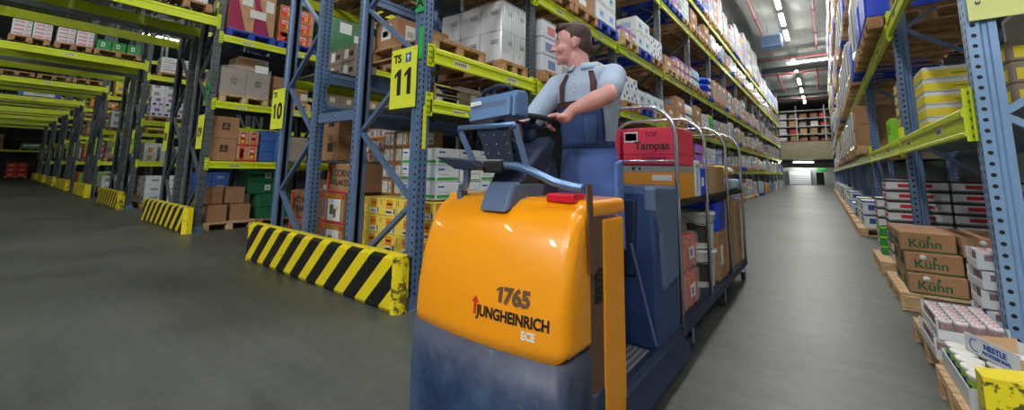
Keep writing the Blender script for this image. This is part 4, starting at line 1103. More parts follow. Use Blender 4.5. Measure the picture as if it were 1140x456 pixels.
o = link('purple_box', cached('purple', lambda: carton_mesh(0.4, 0.5, 0.3, 'lilac', None, [(('+x', '-y'), 0.2, 0.3, 0.7, 0.7, 'wcard')])), None, (X3-0.3, 3.9, 3.523)); tag(o, 'purple and white box on third row beyond the second row post', 'box')
# bridge of the third row
zb = 3.65 + 0.056
for k, (y0, nm) in enumerate(((0.02, 'left'), (0.68, 'right'))):
    pallet(X3-0.4, y0+0.28, zb, 0.6, 0.9, 'wood', 'pallet under the %s pile of white pink-striped boxes on bridge' % nm)
    stack(cached('pinkst', lambda: carton_mesh(0.4, 0.28, 0.085, 'wcard', None, [(('+x',), 0.1, 0.35, 0.6, 0.6, 'pink'), (('+x',), 0.7, 0.4, 0.95, 0.6, 'pink')], bev=0.003)), 'flat_white_box', 'box', 'flat white box with pink print', '%s pile on the third row bridge' % nm, X3, y0, zb+0.14, 1, 2, 4, 0.42, 0.3, 0.088)
pallet(X3-0.4, 1.72, zb, 0.85, 0.9, 'wood', 'wooden pallet under green crates on the third row bridge')
gcr = cached('gcrate', lambda: carton_mesh(0.4, 0.25, 0.24, 'green', None, [(('+x',), 0.3, 0.3, 0.55, 0.75, 'white'), (('+x',), 0.36, 0.4, 0.48, 0.62, 'black'), (None, 0, 0.88, 1, 0.94, 'dgreenp')]))
stack(gcr, 'green_crate', 'crate', 'green crate', 'on the third row bridge pallet', X3, 1.32, zb+0.14, 1, 3, 1, 0.42, 0.27, 0.24)
# fourth to sixth rows: goods near the ends
for r, (xr, nm) in enumerate(((-19.2, 'fourth'), (-24.5, 'fifth'), (-29.6, 'sixth'))):
    for lv, z in enumerate((0, 1.17, 2.2, 3.38)):
        for p in range(2):
            y = 2.85 + 0.95*p
            mm = [['wcard', 'card3', 'wcard', 'yellowp'], ['limep', 'redp', 'card2', 'orange_p'], ['redp', 'wcard', 'card', 'card2']][r][(lv + p) % 4]
            cn = {'wcard': 'white', 'card3': 'grey', 'yellowp': 'yellow', 'limep': 'lime', 'redp': 'red', 'card2': 'tan', 'orange_p': 'orange', 'card': 'brown'}[mm]
            pallet(xr-0.5, y, z+0.004, 0.8, 0.9, 'wood', 'wooden pallet, %s in line, %s level of the %s row end' % (ORD[p], ORD[lv], nm))
            stack(cached(('r', mm), lambda: carton_mesh(0.5, 0.38, 0.27, mm, None, [(('+x', '-y'), 0.2, 0.3, 0.6, 0.75, 'greyc'), (('+x', '-y'), 0.7, 0.2, 0.9, 0.5, 'white')])), 'small_carton', 'carton', '%s carton' % cn, '%s pallet, %s level, %s row end' % (ORD[p], ORD[lv], nm), xr, y-0.38, z+0.145, 1, 2, 2, 0.52, 0.39, 0.275)
# long packs on the bridges of the fifth and fourth rows
o = link('long_pack', cached('lpk', lambda: carton_mesh(0.4, 1.1, 0.18, 'wcard', None, [(('+x',), 0, 0, 0.12, 1, 'bright_blue'), (('+x',), 0.86, 0, 1, 1, 'bright_blue'), (('+x',), 0.3, 0.4, 0.7, 0.6, 'greyc')])), None, (-24.7, 1.05, zb)); tag(o, 'long white pack with blue ends on the fifth row bridge', 'pack')
for k in range(3): pallet(-19.6, 0.3+0.75*k, zb+0.001, 0.7, 0.9, 'wood', 'thin wooden pallet on fourth row bridge, %s from the camera side' % ORD[k])
# goods at the far end of the cross aisle
pallet(-44.6, 1.45, 0, 1.0, 1.1, 'wood', 'wooden pallet under red crates by the far dark wall')
stack(cached('far_red', lambda: carton_mesh(0.5, 0.45, 0.3, 'redp', None, [(('+x',), 0.2, 0.3, 0.7, 0.6, 'orange_p')])), 'red_crate', 'crate', 'red crate', 'on the pallet by the far dark wall', -44.1, 0.98, 0.14, 1, 2, 3, 0.52, 0.47, 0.31)
for z, nm in ((1.95, 'lower'), (3.6, 'upper')):
    crossbar(-44.2, -1.2, 2.9, z, 1, 'yellow beam of the shelf at the far dark wall, %s one' % nm, 'yellow', 0.12, False, 'far wall beams', 0.2, False)
for y in (-1.2, 2.9): frame(-44.2, -45.2, y, 'shaded frame of the rack against the far wall, %s one' % ('nearer' if y < 0 else 'farther'), 'steel_dark', 'far', 'far wall frames')
pallet(-44.7, 1.9, 1.953, 1.0, 1.0, 'wood', 'pallet on the shelf at the far dark wall')
o = link('green_crate', cached('fgc', lambda: carton_mesh(0.7, 0.9, 0.35, 'green', None, [(('+x',), 0.1, 0.4, 0.9, 0.8, 'white')])), None, (-44.6, 1.9, 2.096)); tag(o, 'green and white crate on the shelf at far wall', 'crate')
pallet(-44.7, 0.2, 1.953, 1.0, 1.0, 'wood', 'pallet under the tall brown carton at the far wall')
o = link('cardboard_carton', cached('fbc', lambda: carton_mesh(0.7, 0.7, 0.9, 'card', 'tape')), None, (-44.6, 0.3, 2.096)); tag(o, 'tall brown carton on the shelf at the far wall', 'carton')

# ---- main aisle, left racks: bays behind the truck (hand placed first, then assorted)
def P2(i, p): return YL[i] + 0.09 + (YL[i+1]-YL[i]-0.18) * (p + 0.5) / 3
bw1 = cached('bluewhite', lambda: carton_mesh(0.45, 0.35, 0.22, 'wcard', None, [(('+x', '-y'), 0.15, 0.2, 0.32, 0.5, 'bluep'), (('+x', '-y'), 0.5, 0.55, 0.68, 0.85, 'bluep'), (('+x', '-y'), 0.72, 0.15, 0.9, 0.4, 'bluep')]))
bw2 = cached('whitelabel', lambda: carton_mesh(0.45, 0.35, 0.30, 'wcard', None, [(('+x', '-y'), 0.3, 0.3, 0.75, 0.7, 'lightblue'), (('+x', '-y'), 0.1, 0.1, 0.9, 0.16, 'greyc'), (('+x',), 0.4, 0.45, 0.65, 0.6, 'bluep')]))
brl = cached('brownblue', lambda: carton_mesh(0.5, 0.70, 0.28, 'card', 'tape', [(('-y',), 0.5, 0.4, 0.8, 0.75, 'lightblue'), (('+x',), 0.3, 0.3, 0.6, 0.6, 'white')]))
pup = cached('purplebox', lambda: carton_mesh(0.4, 0.33, 0.2, 'card2', None, [(('+x', '-y'), 0.0, 0.7, 1.0, 1.0, 'lilac'), (('+x', '-y'), 0.5, 0.05, 0.95, 0.65, 'white'), (('+x', '-y'), 0.55, 0.2, 0.8, 0.4, 'bluep')]))
VAR = [('white_carton', 'carton', 'white carton with blue print', bw1, 0.46, 0.36, 0.225, 2), ('white_carton', 'carton', 'white carton with pale blue label', bw2, 0.46, 0.36, 0.305, 2),
       ('cardboard_carton', 'carton', 'large brown carton with label', brl, 0.51, 0.71, 0.285, 1), ('printed_carton', 'carton', 'tan and purple printed carton', pup, 0.41, 0.35, 0.205, 2)]
def sack_mesh(m, m2):
    b = MB()
    b.ell((0, 0, 0.09), (0.3, 0.34, 0.10), m, n=14); b.box(-0.12, -0.14, 0.165, 0.12, 0.14, 0.186, m2, 0.008)
    b.box(0.255, -0.12, 0.05, 0.30, 0.12, 0.13, m2, 0.008)
    return b.mesh('sack')
def bottle_pack(mc, cap):
    b = MB()
    for i in range(3):
        for j in range(4):
            b.lathe([(0.001, 0.0), (0.04, 0.0), (0.042, 0.02), (0.042, 0.16), (0.03, 0.20), (0.014, 0.225), (0.014, 0.25)], mc, 10, (-0.09+0.09*i, -0.135+0.09*j, 0))
            b.lathe([(0.017, 0.24), (0.017, 0.262)], cap, 8, (-0.09+0.09*i, -0.135+0.09*j, 0))
    b.box(-0.14, -0.185, 0, 0.14, 0.185, 0.09, 'wrap')
    return b.mesh('bottle_pack')
def load_mesh(kind):
    """a pallet load bound with film: carton blocks, edges, notes"""
    mm, hh = {'grey': ('grey_wrap', 1.0), 'white': ('white_wrap', 0.8), 'brown': ('brown_wrap', 0.8), 'blue': ('blue_wrap', 0.7), 'mixed': ('card2', 0.75)}[kind]
    b = MB()
    nz = 3
    for k in range(nz):
        for j in range(2):
            for i in range(2):
                z0 = hh*k/nz
                b.box(-0.45+0.455*i, -0.34+0.345*j, z0+0.004, -0.005+0.455*i, -0.004+0.345*j, z0+hh/nz-0.004, mm, 0.015)
                c = random.choice(['bluep', 'white', 'redp', 'greyc', 'lightblue', 'greenp', 'white'])
                if i == 1:
                    u = random.uniform(-0.3, -0.15) + 0.345*j
                    b.box(0.444, u, z0+0.06, 0.4535, u+0.16, z0+hh/nz*0.72, c)
                if j == 0:
                    u = random.uniform(-0.4, -0.2) + 0.455*i
                    b.box(u, -0.344, z0+0.06, u+0.18, -0.338, z0+hh/nz*0.72, c)
    return b.mesh('load_goods'), hh
def film_mesh(hh):
    b = MB(); b.box(-0.462, -0.352, 0.0, 0.462, 0.352, hh+0.012, 'wrap', 0.02, 2); return b.mesh('load_film')
def wrapped(x, y, z, kind, label, group, pm, side=1, sz=1.0, v=0):
    t = thing('wrapped_load', label, 'wrapped load', (x, y, z), 0 if side > 0 else PI, group)
    g, hh = cached(('load', kind, v), lambda: load_mesh(kind))
    gsz = link('goods', g, t, (0, 0, 0.14)); f = link('film', cached(('film', hh), lambda: film_mesh(hh)), t, (0, 0, 0.14))
    gsz.scale.z = sz; f.scale.z = sz
    link('pallet', cached(('pal', 0.72, 1.0, pm), lambda: pallet_mesh(0.72, 1.0, pm)), t)
    return t
KW = {'grey': 'grey film wrapped', 'white': 'white film wrapped', 'brown': 'brown film wrapped', 'blue': 'blue film wrapped', 'mixed': 'tan carton'}
sk = [cached(('sk', a), lambda: sack_mesh(a, c)) for a, c in (('wcard', 'bluep'), ('limep', 'white'), ('bright_blue', 'white'), ('plastic_white', 'redp'), ('ycard', 'redp'))]
SKN = ['white and blue', 'lime green', 'bright blue', 'white and red', 'pale yellow and red']
bp = [cached(('bp', a), lambda: bottle_pack(a, c)) for a, c in (('plastic_white', 'bright_blue'), ('greenp', 'yellowp'), ('lilac', 'redp'), ('lightblue', 'redp'))]
BPN = ['white bottles with blue caps', 'green bottles with yellow caps', 'purple bottles with red caps', 'pale blue bottles with red caps']
LN = {1.2: 'lowest', 2.13: 'head-high', 3.22: 'second', 4.83: 'third', 5.85: 'top', 0.0: 'floor'}
hand = {(1, 2.13, 2): 0, (1, 2.13, 0): 2, (1, 2.13, 1): 1, (1, 3.22, 2): 1, (1, 3.22, 1): 2, (2, 3.22, 0): 3, (2, 3.22, 1): 1, (2, 2.13, 0): 0, (2, 4.83, 0): 1, (2, 4.83, 1): 1, (3, 3.22, 0): 2, (2, 4.83, 2): 3, (3, 4.83, 0): 2}
bluep_at = {(1, 3.22, 2), (2, 3.22, 1), (1, 2.13, 2), (3, 4.83, 1), (2, 2.13, 1)}
for i in range(1, 15):
    levels = ([0.0, 1.2] if i >= 4 else []) + [2.13, 3.22, 4.83, 5.85]
    for z in levels:
        if i <= 1 and z > 4.9: continue
        for p in range(3):
            y = P2(i, p)
            key = (i, z, p)
            wh = '%s pallet, %s level, %s bay, left main aisle' % (['near', 'middle', 'far'][p], LN[z], ORD[i])
            x = XF - 0.40
            pm = 'blue_pallet' if key in bluep_at else random.choice(['wood', 'wood', 'wood_pale', 'wood', 'blue_pallet' if i > 2 else 'wood'])
            top = z > 5
            if i <= 4 and not (top and i > 3):
                r = hand.get(key)
                if key == (1, 2.13, 0):
                    wrapped(x, y, z+0.003, 'white', 'white film wrapped load right behind the worker, second bay, left main aisle', 'wrapped loads of the left main aisle rack', 'wood', 1, 0.8, 0); continue
                ch = random.random()
                if key != (1, 2.13, 0): pallet(x, y, z+0.002, 0.72, 1.0, pm, '%s pallet, %s' % (PCOL[pm], wh.replace('pallet, ', 'place, ')), i <= 2 and z < 4, 'pallets in the left main aisle rack')
                if r is None and (ch < 0.25 and i >= 3 or (i == 4 and z == 0.0)):
                    q = 1 if z == 0.0 else random.randrange(5)
                    for k in range(3):
                        for j in range(1): 
                            o = link('sack', sk[q], None, (XF-0.24+random.uniform(-.02,.02), y, z+0.155+0.2*k)); tag(o, ' '.join(('%s sack, %s one, %s' % (SKN[q], layer_word(k, 3), wh)).split()[:16]), 'sack', '%s sacks on %s' % (SKN[q], wh)) 
                    continue
                if r is None and ch < 0.4 and i >= 3:
                    q = random.randrange(4)
                    for j in range(2): 
                        for k in range(2):
                            o = link('bottle_pack', bp[q], None, (XF-0.10, y-0.18+0.37*j-0.005, z+0.142+0.265*k)); tag(o, ('%s, %s' % (BPN[q], wh)), 'bottle pack', 'packs of %s on %s' % (BPN[q], wh))
                    continue
                if r is None: r = random.choice([0, 1, 2, 2, 3])
                kind, cat, look, me, px, py, pz, ny = VAR[r]
                nz = {0: 2, 1: random.choice([1, 2]), 2: random.choice([1, 2]), 3: random.choice([1, 2])}[r]
                if key not in hand and random.random() < 0.12: continue
                x0 = XF + 0.06 if ny == 2 else XF + 0.05
                stack(me, kind, cat, look, wh, x0, y - ny*py/2, z+0.143, 1 if p else 2, ny, nz, px, py, pz, fine=False, parts=(i <= 2))
            elif i <= 9:
                avail = {0.0: 0.86, 1.2: 0.62, 2.13: 0.78, 3.22: 1.3, 4.83: 0.70, 5.85: 1.9}[z]
                kind = random.choice(['white', 'white', 'brown', 'grey', 'mixed', 'mixed', 'blue'])
                sz = 1.0 if not top else random.choice([1.0, 1.3, 1.7])
                if i in (8, 9) and top: kind = 'grey'; sz = 1.7
                hh0 = {'grey': 1.0, 'white': 0.8, 'brown': 0.8, 'blue': 0.7, 'mixed': 0.75}[kind]
                sz = min(sz, avail/hh0*random.uniform(0.8, 1.0)) * (random.uniform(0.55, 0.95) if not top else 1)
                if random.random() < 0.1: continue
                wrapped(x, y, z+0.003, kind, '%s load, %s' % (KW[kind], wh), 'wrapped loads of the left main aisle rack', pm, 1, sz, random.randrange(3))
            elif p != 1 or z > 2:
                kind = random.choice(['white', 'brown', 'mixed', 'white', 'blue', 'grey'])
                if i in (12, 13) and top: kind = 'blue'
                sz = 1.3 if top else 0.75
                g, hh = cached(('load', kind, 0), lambda: load_mesh(kind))
                o = link('distant_load', g, None, (x, y, z+0.003)); o.scale.z = sz
                tag(o, '%s load, %s' % (KW[kind], wh), 'load', 'distant loads of the left main aisle rack')

# ------------------------------------------------------------------ right rack goods
def can_tray(label, loc, rz, group):
    t = thing('can_tray', label, 'tray of jars', loc, rz, group)
    W, D, H = 0.25, 0.46, 0.098
    def tray():
        b = MB()
        b.box(-W/2, -D/2, 0, W/2, D/2, 0.004, 'wcard')
        for s in (-1, 1):
            b.box(s*W/2-0.002, -D/2, 0, s*W/2+0.002, D/2, 0.048, 'wcard'); b.box(-W/2, s*D/2-0.002, 0, W/2, s*D/2+0.002, 0.048, 'wcard')
            for q in (-1, 1): b.box(s*W/2-0.003, q*D/2-0.03 if q > 0 else q*D/2, 0.048, s*W/2+0.003, q*D/2 if q > 0 else q*D/2+0.03, H, 'wcard')
        return b.mesh('tray')
    link('tray', cached('ctray', tray), t)
    jar = cached('cjar', lambda: MB().lathe([(0.024, 0.005), (0.0275, 0.01), (0.0275, 0.072), (0.024, 0.08)], 'jam', 12).lathe([(0.0255, 0.079), (0.027, 0.082), (0.027, 0.094), (0.0225, 0.0965)], 'foil', 12).lathe([(0.015, 0.0962), (0.015, 0.0974)], 'pink', 12).lathe([(0.007, 0.097), (0.007, 0.098)], 'white', 8).mesh('jar'))
    lid = cached('clid', lambda: MB().lathe([(0.013, 0.0), (0.013, 0.001)], 'redp', 10).mesh('lid_print'))
    for i in range(4):
        for j in range(7):
            jo = link('jar', jar, t, (-0.09+0.06*i, -0.186+0.062*j, 0))
    link('film', cached('cfilm', lambda: MB().box(-W/2+0.004, -D/2+0.004, 0.004, W/2-0.004, D/2-0.004, H+0.003, 'wrap', 0.01, 2).mesh('tray_film')), t)
    return t
pallet(0.86, 2.86, 0.0, 0.54, 0.95, 'wood_pale', 'pale wooden pallet under the box of white tubs beside right guard', True)
pallet(0.545, 3.6, 0.0, 0.86, 0.27, 'wood_pale', 'narrow pale pallet under the low pile of jar trays', True)
for k in range(2):
    for j in range(1):
        can_tray('white tray of red jars, %s one of the low pile before the right frame' % ['lower', 'upper'][k], (0.53+0.015*k, 3.42, 0.142+0.104*k), 0, 'low pile of jar trays')
pallet(1.0, 3.78, 0.0, 0.5, 0.5, 'wood_pale', 'small pale pallet under the tall pile of jar trays', True)
for k in range(5):
    can_tray('white tray of red jars in the tall pile behind the right end post, %s' % layer_word(k, 5), (0.90, 3.70, 0.142+0.107*k), PI/2 + (0.05 if k % 2 else -0.03), 'tall pile of jar trays')
# box of white tubs
t = thing('display_box', 'open white cardboard box holding small white and lime tubs', 'box', (0.585, 2.86, 0.142))
b = MB(); W, D, H = 0.34, 0.50, 0.085
b.box(-W/2, -D/2, 0, W/2, D/2, 0.004, 'wcard')
for s in (-1, 1): b.box(s*W/2-0.002, -D/2, 0, s*W/2+0.002, D/2, H, 'wcard'); b.box(-W/2, s*D/2-0.002, 0, W/2, s*D/2+0.002, H, 'wcard')
link('box_wall', b.mesh('box_wall'), t)
tub = cached('tub', lambda: MB().lathe([(0.036, 0), (0.038, 0.006), (0.045, 0.108), (0.048, 0.112), (0.048, 0.122), (0.041, 0.124)], 'plastic_white', 20).mesh('tub'))
def tub_label():
    b = MB()
    for a0, a1, z0, z1, m in ((2.4, 4.4, 0.02, 0.10, 'limep'), (3.0, 3.7, 0.035, 0.08, 'bluep'), (4.5, 5.3, 0.02, 0.10, 'limep')):
        n = 8; f = []
        for k in range(n):
            b0, b1 = a0+(a1-a0)*k/n, a0+(a1-a0)*(k+1)/n
            e = 0.0008 if m == 'limep' else 0.0014
            f.append(b.bm.faces.new([b.bm.verts.new(((0.038+0.007*z/0.11+e)*math.cos(x), (0.038+0.007*z/0.11+e)*math.sin(x), z)) for x, z in ((b0, z0), (b1, z0), (b1, z1), (b0, z1))]))
        b._fin(f, m, True)
    return b.mesh('tub_label')
tl = cached('tubl', tub_label)
for i in range(3):
    for j in range(5):
        o = thing('tub', 'small white lidded tub, %s row, %s from the camera in the display box' % (['aisle side', 'middle', 'rack side'][i], ORD[j]), 'tub', (0.468+0.1*i, 2.665+0.098*j, 0.148), 0, 'tubs in the display box')
        link('body', tub, o); link('label', tl, o)
t = thing('carton_tray', 'open white carton with blue lettering lying askew on the small tubs', 'carton', (0.63, 2.90, 0.274), 0.41)
b = MB(); b.box(-0.10, -0.14, 0, 0.10, 0.14, 0.004, 'wcard')
b.box(-0.10, -0.14, 0, -0.097, 0.14, 0.085, 'wcard'); b.box(0.097, -0.14, 0, 0.10, 0.14, 0.06, 'wcard')
for s in (-1, 1): b.box(-0.10, s*0.14-0.0015, 0, 0.10, s*0.14+0.0015, 0.07, 'card_in')
link('tray', b.mesh('white_tray'), t)
b = MB(); b.text('NESTLE', 0.034, 'bluep', face_mtx('-x', (-0.1012, -0.02, 0.042)), bold=0.001); b.text('PROFESSIONAL', 0.021, 'bluep', face_mtx('-x', (-0.1012, -0.025, 0.018)), bold=0.0006)
b.tube([(-0.1012, 0.085+0.026*math.cos(a), 0.042+0.026*math.sin(a)) for a in [PI*k/8 for k in range(-5, 6)]], 0.0022, 'bluep', 6); link('lettering', b.mesh('tray_lettering'), t)
for i in range(2):
    o = thing('tub', 'larger white tub with lime label behind the askew carton, %s one' % ['front', 'rear'][i], 'tub', (0.83, 2.90+0.14*i, 0.142), 0, 'larger tubs')
    bo = link('body', tub, o); la = link('label', tl, o)
    bo.scale = la.scale = (1.45, 1.45, 1.75)
# cartons with green print on the long pallet
kc = cached('kcar', lambda: carton_mesh(0.34, 0.36, 0.158, 'card', None, [(('-y', '-x'), 0.5, 0.68, 0.56, 0.84, 'dgreenp'), (('-y', '-x'), 0.02, 0.02, 0.98, 0.08, 'dgreenp'), (('-x',), 0.1, 0.2, 0.3, 0.5, 'dgreenp')],
            text=[('-y', 0.45, 0.24, 0.095, 'Kühn', 'dgreenp'), ('-x', 0.55, 0.24, 0.085, 'Kühn', 'dgreenp')]))
kd = cached('kdot', lambda: MB().lathe([(0.022, 0), (0.022, 0.002)], 'white', 14, axis='y').mesh('round_sticker'))
pallet(0.93, 5.25, 0.0, 0.95, 1.0, 'wood_pale', 'pale wooden pallet under the green printed cartons, right side', True)
pallet(0.93, 6.75, 0.0, 0.95, 1.0, 'wood_pale', 'empty ended pale pallet behind the green printed cartons', True)
for k in range(3):
    for j in range(2):
        for i in range(3):
            if k < 2 and j == 1 and i > 0: continue
            off = 0.06*k if i == 0 else 0
            o = near_carton('cardboard_carton', kc, (0.665+0.355*i-(0.0 if k < 2 else 0.02), 4.98+0.38*j+off, 0.142+0.160*k), random.uniform(-0.02, 0.02))
            tag(o, 'brown green-printed carton, %s layer, %s, %s, right floor pallet' % (ORD[k], ['aisle column', 'middle column', 'rack column'][i], ['near side', 'far side'][j]), 'carton', 'green printed cartons on the right')
            if j == 0 and (k+i) % 3 != 2: link('round_sticker', kd, o, (-0.06, -0.181, 0.125))
# flat fruit trays behind: white trays with red lettering
nt_ = cached('nuttray', lambda: carton_mesh(0.50, 0.40, 0.11, 'wcard', None, [(('-y', '-x'), 0.0, 0.78, 1.0, 1.0, 'dark'), (('-y', '-x'), 0.2, 0.25, 0.75, 0.6, 'redp'), (('-y', '-x'), 0.05, 0.06, 0.95, 0.12, 'greyc')]))
gt_ = cached('greentray', lambda: carton_mesh(0.50, 0.40, 0.11, 'green', None, [(('-y', '-x'), 0.0, 0.78, 1.0, 1.0, 'limep'), (('-y', '-x'), 0.2, 0.2, 0.7, 0.6, 'white')]))
for k in range(8):
    for i in range(2):
        o = link('fruit_tray', nt_, None, (0.80+0.52*i, 6.55, 0.142+0.114*k)); tag(o, 'white red-printed tray, layer %s from the floor, %s stack behind green-printed cartons' % (['one','two','three','four','five','six','seven','eight'][k], ['aisle', 'rack side'][i]), 'tray', 'red printed trays')
for k in range(3):
    o = link('fruit_tray', gt_, None, (0.74, 7.0, 0.14+0.114*k)); tag(o, 'bright green tray, %s of three under white trays at the aisle' % layer_word(k, 3), 'tray', 'green trays')
for k in range(3):
    o = link('fruit_tray', nt_, None, (0.74, 7.0, 0.485+0.114*k)); tag(o, 'white tray on the bright green trays, %s of three' % layer_word(k, 3), 'tray', 'white trays on green')
wn = cached('whitenarrow', lambda: carton_mesh(0.16, 0.3, 0.13, 'wcard', None, [(('-y',), 0.44, 0.05, 0.56, 0.95, 'card2')]))
for k in range(5):
    for i in range(2):
        o = link('white_carton', wn, None, (1.80+0.165*i, 6.3, 0.14+0.135*k)); tag(o, 'narrow white carton, %s layer, %s stack deep in right bay' % (ORD[k], ['inner', 'outer'][i]), 'carton', 'narrow white cartons')
# waist-high level, right rack bay one: white and yellow banded cartons
yb = cached('ybands', lambda: carton_mesh(0.75, 0.42, 0.115, 'wcard', None, [(('-y', '-x'), 0.0, 0.12, 1.0, 0.72, 'yellowp'), (('-y',), 0.25, 0.35, 0.55, 0.45, 'greenp'), (('-y',), 0.8, 0.6, 0.98, 0.9, 'white')]))
for k in range(5):
    o = near_carton('banded_carton', yb, (1.16, 5.45, 1.512+0.118*k)); tag(o, 'white carton with yellow band, %s layer on the waist-high shelf' % ORD[k], 'carton', 'yellow banded cartons')
yb2 = cached('ybands2', lambda: carton_mesh(0.2, 0.3, 0.125, 'card3', None, [(('-y', '-x'), 0.1, 0.15, 0.8, 0.7, 'yellowp'), (('-x',), 0.1, 0.3, 0.5, 0.8, 'white')]))
for k in range(5):
    o = near_carton('banded_carton', yb2, (0.82, 6.35, 1.512+0.128*k)); tag(o, 'grey carton with yellow end, %s layer behind the second right post' % ORD[k], 'carton', 'grey yellow-ended cartons')
for k in range(3):
    for j in range(1):
        o = near_carton('banded_carton', yb2, (1.0, 3.72, 1.512+0.128*k)); tag(o, 'grey yellow-ended carton beside the right end post, %s layer' % ORD[k], 'carton', 'grey cartons beside the right end post')
lime = cached('limebox', lambda: carton_mesh(0.4, 0.4, 0.36, 'limep', None, [(('-y', '-x'), 0.3, 0.4, 0.7, 0.75, 'greenp'), (('-y', '-x'), 0.4, 0.5, 0.6, 0.65, 'white'), (('-y', '-x'), 0.0, 0.0, 1.0, 0.1, 'greenp')]))
o = near_carton('lime_carton', lime, (0.96, 7.7, 1.513)); tag(o, 'lime green carton on the waist-high level between the right posts', 'carton')
o = link('white_carton', cached('wlb', lambda: carton_mesh(0.4, 0.35, 0.5, 'wcard', None, [(('-y', '-x'), 0.2, 0.3, 0.7, 0.6, 'lightblue')])), None, (1.30, 7.2, 1.513)); tag(o, 'tall white blue-labelled carton on the waist-high right level', 'carton')
# big printed cartons beyond the end frame at the edge of the picture
for k in range(2):
    o = link('cardboard_carton', cached('bigp', lambda: carton_mesh(0.5, 0.6, 0.36, 'wcard', 'tape', [(('-y', '-x'), 0.1, 0.4, 0.9, 0.9, 'greyc'), (('-y',), 0.1, 0.85, 0.2, 0.95, 'redp')])), None, (1.36, 4.15, 1.512+0.365*k)); tag(o, 'big white and grey carton behind the right end frame, %s one' % ['lower', 'upper'][k], 'carton')
# right rack upper levels, cluttered pallets overhanging the aisle
def ragged(kind):
    b = MB()
    if kind == 'film':
        b.box(-0.42, -0.36, 0, 0.42, 0.36, 0.62, 'white_wrap', 0.04, 2)
        for k in range(5): b.box(-0.428, -0.3+0.13*k, 0.1, -0.42, -0.22+0.13*k, 0.5, random.choice(['greyc', 'bluep', 'white', 'lightblue']))
    elif kind == 'blue': b.box(-0.42, -0.34, 0, 0.42, 0.34, 0.3, 'bright_blue', 0.02); b.box(-0.4, -0.33, 0.3, 0.42, 0.33, 0.6, 'wcard', 0.02)
    else:
        b.box(-0.42, -0.35, 0, 0.42, -0.005, 0.32, 'card', 0.01); b.box(-0.42, 0.005, 0, 0.42, 0.35, 0.3, 'card2', 0.01); b.box(-0.40, -0.34, 0.325, 0.42, 0.3, 0.62, 'card', 0.01); b.box(-0.424, -0.2, 0.06, -0.419, -0.05, 0.22, 'white')
    return b.mesh('ragged_goods')
RGN = {'film': 'white film wrapped', 'blue': 'blue and white', 'box': 'brown carton'}
for i in range(1, 9):
    L = YR[i+1] - YR[i] - 0.2
    n = 4
    for j, z in enumerate(LR):
        if i == 1 and j > 2: continue
        if j == 0 and i == 1: continue
        for p in range(n):
            y = YR[i] + 0.1 + L*(p+0.5)/n
            kind = random.choice(['film', 'film', 'film', 'film', 'film', 'box', 'box', 'blue'] if j else ['film', 'box', 'film'])
            lb = '%s load, %s pallet, %s level, %s bay of the right rack' % (RGN[kind], ORD[p], LRW[j], ORD[i])
            t = thing('wrapped_load', lb, 'wrapped load', (XR+0.32, y, z+0.003), 0, 'loads of the right rack') if i <= 5 else None
            pm = random.choice(['wood', 'wood', 'wood_pale', 'wood', 'wood_pale', 'blue_pallet'])
            g = cached(('rag', kind), lambda: ragged(kind))
            if t:
                o = link('goods', g, t, (-0.09, 0, 0.14)); o.scale.z = random.uniform(1.1, 1.6) if j else 1.2
                link('pallet', cached(('pal', 0.8, 1.0, pm), lambda: pallet_mesh(0.8, 1.0, pm)), t)
            else:
                o = link('distant_load', g, None, (XR+0.32, y, z+0.003)); tag(o, lb, 'load', 'distant loads of the right rack')
for j, z in ((1, 2.78),):
    for p in range(3):
        y = YR[1] - 2.1 + 0.72*p
        pallet(XR+0.48, y, z+0.003, 0.7, 1.0, 'wood', 'wooden pallet seen from below above the right shelf, %s from the camera' % ORD[p])
        if p: 
            t = thing('wrapped_load', 'tan wrapped load overhead on the right rack, %s from the camera' % ORD[p], 'wrapped load', (XR+0.48, y, z+0.145)); link('goods', cached(('rag', 'box'), lambda: ragged('box')), t)
# floor goods of the far right bays
for i in range(2, 9):
    L = YR[i+1] - YR[i] - 0.2
    for p in range(3):
        y = YR[i] + 0.1 + L*(p+0.5)/3
        if i == 2 and p == 0: pass
        lb = '%s floor pallet, %s bay of the right rack' % (ORD[p], ORD[i])
        pallet(XR+0.22, y, 0, 0.9, 1.0, 'wood_pale', 'pale wooden %s' % lb, False)
        r = random.choice([('wcard', 'redp', 'white'), ('bluec', 'white', 'blue'), ('wcard', 'bluep', 'white and blue'), ('plastic_white', 'greenp', 'white and green')])
        stack(cached(('rf', r[0], r[1]), lambda: carton_mesh(0.36, 0.38, 0.24, r[0], None, [(('-y', '-x'), 0.2, 0.3, 0.7, 0.7, r[1]), (('-y', '-x'), 0.0, 0.88, 1, 1, r[1])])), 'small_carton', 'carton', '%s carton' % r[2], lb, XR-0.18, y-0.36, 0.142, 1, 2, 1 if random.random() < 0.4 else 2, 0.36, 0.39, 0.245, side=-1)

# ------------------------------------------------------------------ order picking truck
TX0, TX1 = -1.50, -0.72
TC = (TX0 + TX1) / 2
truck = thing('order_picking_truck', 'orange and navy order picking truck driving out of the main aisle', 'truck', (0, 0, 0))
FP = [(1.205, 0.44), (1.205, 0.50), (1.213, 0.60), (1.232, 0.72), (1.265, 0.82), (1.305, 0.895), (1.35, 0.945), (1.405, 0.975), (1.46, 0.985)]
def fy(z):
    for (y0, z0), (y1, z1) in zip(FP, FP[1:]):
        if z0 <= z <= z1: return y0 + (y1-y0)*(z-z0)/(z1-z0)
    return FP[0][0] if z < FP[0][1] else FP[-1][0]
def bow(co):
    u = (co.x - TC) / 0.39
    k = max(0.0, min(1.0, (1.46 - co.y) / 0.2))
    drop = 0.018*max(0, u)**2 if co.z < 0.46 else 0
    return Vector((co.x, co.y + 0.038*u*u*k, co.z + drop - 0.008*u*u*(1 if co.z > 0.93 else 0)))
